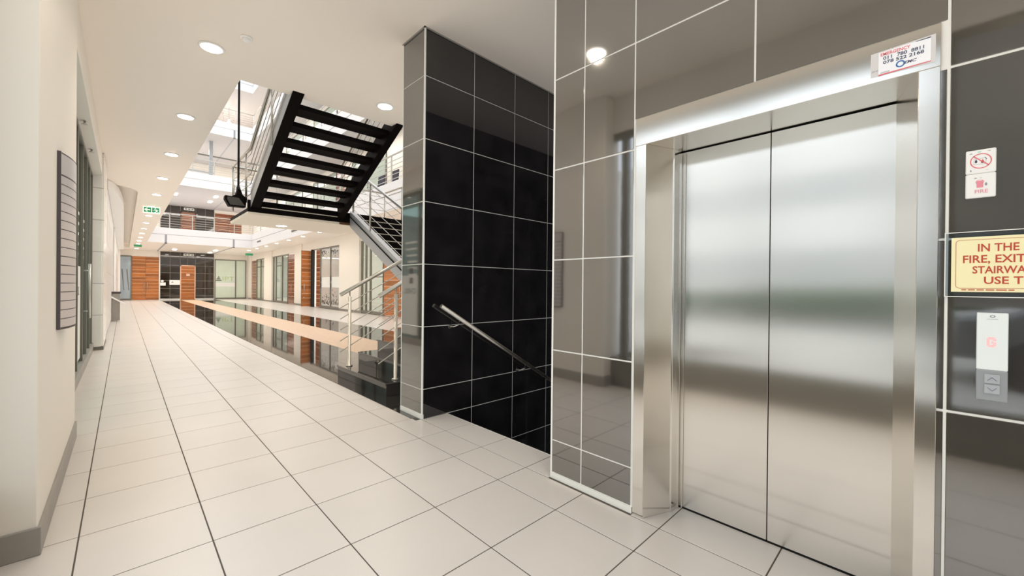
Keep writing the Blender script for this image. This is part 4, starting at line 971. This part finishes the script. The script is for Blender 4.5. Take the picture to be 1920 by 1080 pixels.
# elongated surface lamps under the galleries
def pill(x, y, z, label, grp):
    p = empty('oval_ceiling_lamp', (x, y, z), label, 'lamp', grp)
    m = MB(); pr = []
    for k_ in range(16):
        t = 2 * math.pi * k_ / 16; pr.append((x + 0.11 * math.cos(t), y + (0.28 if math.sin(t) > 0 else -0.28) + 0.11 * math.sin(t), z - 0.06))
    m.prism(pr, (0, 0, 0.03)); m.build('lens', M['tube'], p)
    m = MB(); m.prism([((a - x) * 1.15 + x, (b_ - y) * 1.05 + y, z - 0.03) for a, b_, _ in pr], (0, 0, 0.03)); m.build('housing', M['white_plastic'], p)
for x, y, li, lab in ((2.61, 37.4, 0, 'oval lamp left of the far indicator panel'), (4.83, 38.9, 0, 'farther oval lamp right of the far indicator panel'), (4.82, 36.2, 0, 'nearer oval lamp right of the far indicator panel'),
                      (2.5, 35.5, 1, 'oval lamp under the second level gallery, at its left end'), (4.57, 36.9, 1, 'farther oval lamp under the second level gallery'), (4.6, 34.5, 1, 'nearer oval lamp under the second level gallery'),
                      (3.7, 34.2, 2, 'oval lamp under the third level gallery'), (3.3, 38.5, 2, 'farther oval lamp under the third level gallery')):
    pill(x, y, SOF[li], lab, 'oval lamps under the far galleries')
for li in range(4):       # area lights added to brighten the galleries, without fittings of their own
    z = SOF[li] - 0.12
    light('gallery_fill', 'AREA', (3.8, 36.6, z), 110 if li == 0 else 150, (1, 0.93, 0.86), shape='RECTANGLE', size=4.5, size_y=1.0)
    if li: 
        light('gallery_fill', 'AREA', (7.05, 14, z), 90, (1, 0.95, 0.9), shape='RECTANGLE', size=0.3, size_y=12)
        light('gallery_fill', 'AREA', (7.05, 27, z), 90, (1, 0.95, 0.9), shape='RECTANGLE', size=0.3, size_y=10)
for y in (15.8, 23.5, 30.6, 37.5): light('shop_lamp', 'AREA', (9.2, y, 3.38), 55, (1, 0.93, 0.84), shape='RECTANGLE', size=1.2, size_y=2.5)
light('shop_lamp', 'AREA', (-2.3, 8.5, 3.3), 40, (0.9, 0.97, 1.0), shape='RECTANGLE', size=2, size_y=4)
# pendants on the top level
for i, (x, y, z) in enumerate(((5.55, 30.0 + 6.0, 12.9), (5.35, 37.2, 12.5), (4.9, 38.0, 12.0))):
    p = empty('pendant_lamp', (x, y, z), f'{["upper", "middle", "lower"][i]} white cone pendant lamp of the three on the third level gallery', 'lamp', 'cone pendants on the third level')
    MB().lathe((x, y, z), [(0.33, 0.0), (0.05, 0.42), (0.05, 0.55)], 20).build('shade', M['tube'], p)
    MB().tube([(x, y, z + 0.55), (x, y, 14.3)], 0.01, 6).build('cord', M['alu'], p)
for i, (x, y) in enumerate(((3.0, 34.5), (4.4, 33.6))): downlight(x, y, SOF[3], f'{["left", "right"][i]} round downlight high under the roof slab', 20, grp='roof soffit downlights')
# smoke detector
sd = empty('smoke_detector', (0.871, 4.753, C), 'small white smoke detector near the first downlight', 'detector')
MB().lathe((0.871, 4.753, C), [(0.050, 0), (0.052, -0.012), (0.040, -0.018)], 20).build('base', M['white_plastic'], sd)
MB().lathe((0.871, 4.753, C), [(0.034, -0.018), (0.034, -0.034), (0.020, -0.044), (0.004, -0.045)], 20).build('sensor_head', M['white_plastic'], sd)
def exit_sign(x, y, z, w, h, label, pict):
    e = empty('exit_sign', (x + w / 2, y, z), label, 'sign', 'green exit signs')
    MB().box(x, y, z, x + w, y + 0.05, z + h).build('casing', M['exit_white' if pict else 'exit_green'], e, bevel=0.004)
    MB().box(x + w * 0.25, y + 0.01, z + h, x + w * 0.30, y + 0.04, C).box(x + w * 0.7, y + 0.01, z + h, x + w * 0.75, y + 0.04, C).build('hanger', M['white_plastic'], e)
    if not pict: return
    O_ = (x, y, z); hw = w / 2
    for k_, a in enumerate((0.02, hw + 0.01)):
        m = MB(); flat(m, O_, '-y', [(a, 0.025), (a + hw - 0.03, 0.025), (a + hw - 0.03, h - 0.025), (a, h - 0.025)], 0, 0.003); m.build('green_field', M['exit_green'], e)
    m = MB(); a = 0.03; cz = h / 2; 
    flat(m, O_, '-y', [(a, cz), (a + 0.065, cz + 0.06), (a + 0.085, cz + 0.06), (a + 0.045, cz + 0.014), (a + 0.14, cz + 0.014), (a + 0.14, cz - 0.014), (a + 0.045, cz - 0.014), (a + 0.085, cz - 0.06), (a + 0.065, cz - 0.06)], 0.004, 0.006); m.build('arrow', M['exit_white'], e)
    m = MB(); b0 = hw + 0.03
    ring(m, O_, '-y', b0 + 0.055, h - 0.045, 0, 0.014, .004, .006, 10)
    for p in ([(0.045, 0.13), (0.075, 0.125), (0.10, 0.07), (0.08, 0.06)], [(0.045, 0.13), (0.06, 0.135), (0.025, 0.085), (0.010, 0.095)], [(0.07, 0.12), (0.08, 0.13), (0.125, 0.105), (0.115, 0.09)],
              [(0.08, 0.06), (0.10, 0.075), (0.075, 0.035), (0.035, 0.025), (0.03, 0.035)], [(0.085, 0.08), (0.10, 0.07), (0.135, 0.04), (0.125, 0.028)]):
        flat(m, O_, '-y', [(b0 + u_, v_) for u_, v_ in p], .004, .006)
    m.build('running_figure', M['exit_white'], e)
exit_sign(0.427, 17.1, 3.49, 0.405, 0.205, 'green exit sign with arrow and running figure hanging over the corridor', True)
exit_sign(0.46, 35.0, 3.59, 0.375, 0.13, 'distant green exit sign at the end of the corridor', False)
exit_sign(6.75, 36.6, 3.50, 0.50, 0.16, 'distant green exit sign at the right end of the atrium', False)

# ------------------------------------------------------------------ lobby behind the camera and the outside, seen in the reflections
m = MB().box(-0.7, -4.1, 0, 9, -4.0, C); struct(m, 'wall_lobby', M['wall'], 'cream wall at the back of the lift lobby')
w = empty('window_30', (-0.65, -0.7, 0), None, None, kind='structure'); w['label'] = 'glazed entrance front of the lift lobby'
for y in (-3.97, -2.75, -1.5, -0.10, 1.35, 2.72): MB().box(-0.56, y - 0.04, 0, -0.48, y + 0.04, 3.2).build('mullion', M['alu'], w)
MB().box(-0.56, -4, 3.2, -0.48, 2.876, 3.28).build('top_rail', M['alu'], w); MB().box(-0.60, -4, 0.0, -0.45, 2.876, 0.37).build('bottom_rail', M['alu'], w)
MB().box(-0.525, -3.95, 0.08, -0.515, 2.70, 3.2).build('pane', M['glass'], w)
m = MB().box(-0.55, -1.46, 1.15, -0.47, -0.14, 3.2); struct(m, 'wall_reflection_panel', M['reflection_panel'], 'added grey panel out of view, toning down the reflection beside the lift')  # placed out of view to grey the reflection in the right-hand tiles
m = MB().box(-0.57, -4, 3.28, -0.46, 2.876, C); struct(m, 'wall_entrance_header', M['wall'], 'cream strip above the lobby glazing')
m = MB().box(-30, -25, -0.3, -0.7, 2.87, -0.03); m.box(-30, 2.87, -0.3, -4.5, 25, -0.03); struct(m, 'ground_outside', M['asphalt'], 'pale paving of the parking court outside')
cb = MB().box(-16, -24, 0, -15, 24, 7.5); cb = tag(cb.build('reflection_building', M['reflection_wall']), 'unseen pale grey building added to soften the reflection in the lift doors', 'building')  # unseen block, added so the doors mirror something duller than sky
for i in range(8):
    for zz in (1.6, 4.6): MB().box(-15.02, -22 + i * 5.8, zz, -14.98, -19 + i * 5.8, zz + 1.3).build('window', M['panel_grey'], cb)
hd = MB(); rnd = random.Random(8)  # low dark mass added out of view for the doors' mirrored band
for i in range(260):
    x = -13 + rnd.gauss(0, 0.4); y = rnd.uniform(-14, 9); z = rnd.uniform(0, 0.9); s_ = rnd.uniform(0.2, 0.45)
    hd.lathe((x, y, z), [(s_ * 0.3, 0), (s_, s_ * 0.5), (s_ * 0.8, s_ * 1.1), (s_ * 0.2, s_ * 1.4)], 7)
hd.sm = [False] * len(hd.f)
tag(hd.build('hedge', M['leaf']), 'unseen dark green hedge added for the dark band mirrored in the lift doors', 'hedge', kind='stuff')
car = empty('parked_car', (-5.0, -2.3, -0.03), 'dark grey car parked outside the entrance', 'car')
m = MB(); prof = [(-2.1, 0.3), (-2.15, 0.75), (-1.2, 0.92), (-0.55, 1.40), (0.85, 1.42), (1.55, 0.98), (2.05, 0.92), (2.12, 0.35)]
m.prism([(-5.85, -2.3 + a, b_) for a, b_ in prof], (1.7, 0, 0)); m.build('car_body', M['car_paint'], car, bevel=0.06)
for sx in (-5.86, -4.16): 
    m = MB(); m.prism([(sx, -2.3 + a, b_) for a, b_ in ((-1.05, 0.95), (-0.5, 1.33), (0.8, 1.35), (1.35, 0.98))], (0.02, 0, 0)); m.build('side_window', M['gap'], car)
for a in (-1.35, 1.35):
    for sx in (-5.9, -4.3): MB().lathe((sx, -2.3 + a, 0.29), [(0.15, 0.0), (0.32, 0.0), (0.32, 0.2), (0.15, 0.2)], 20, 'x').build('wheel', M['rubber'], car)
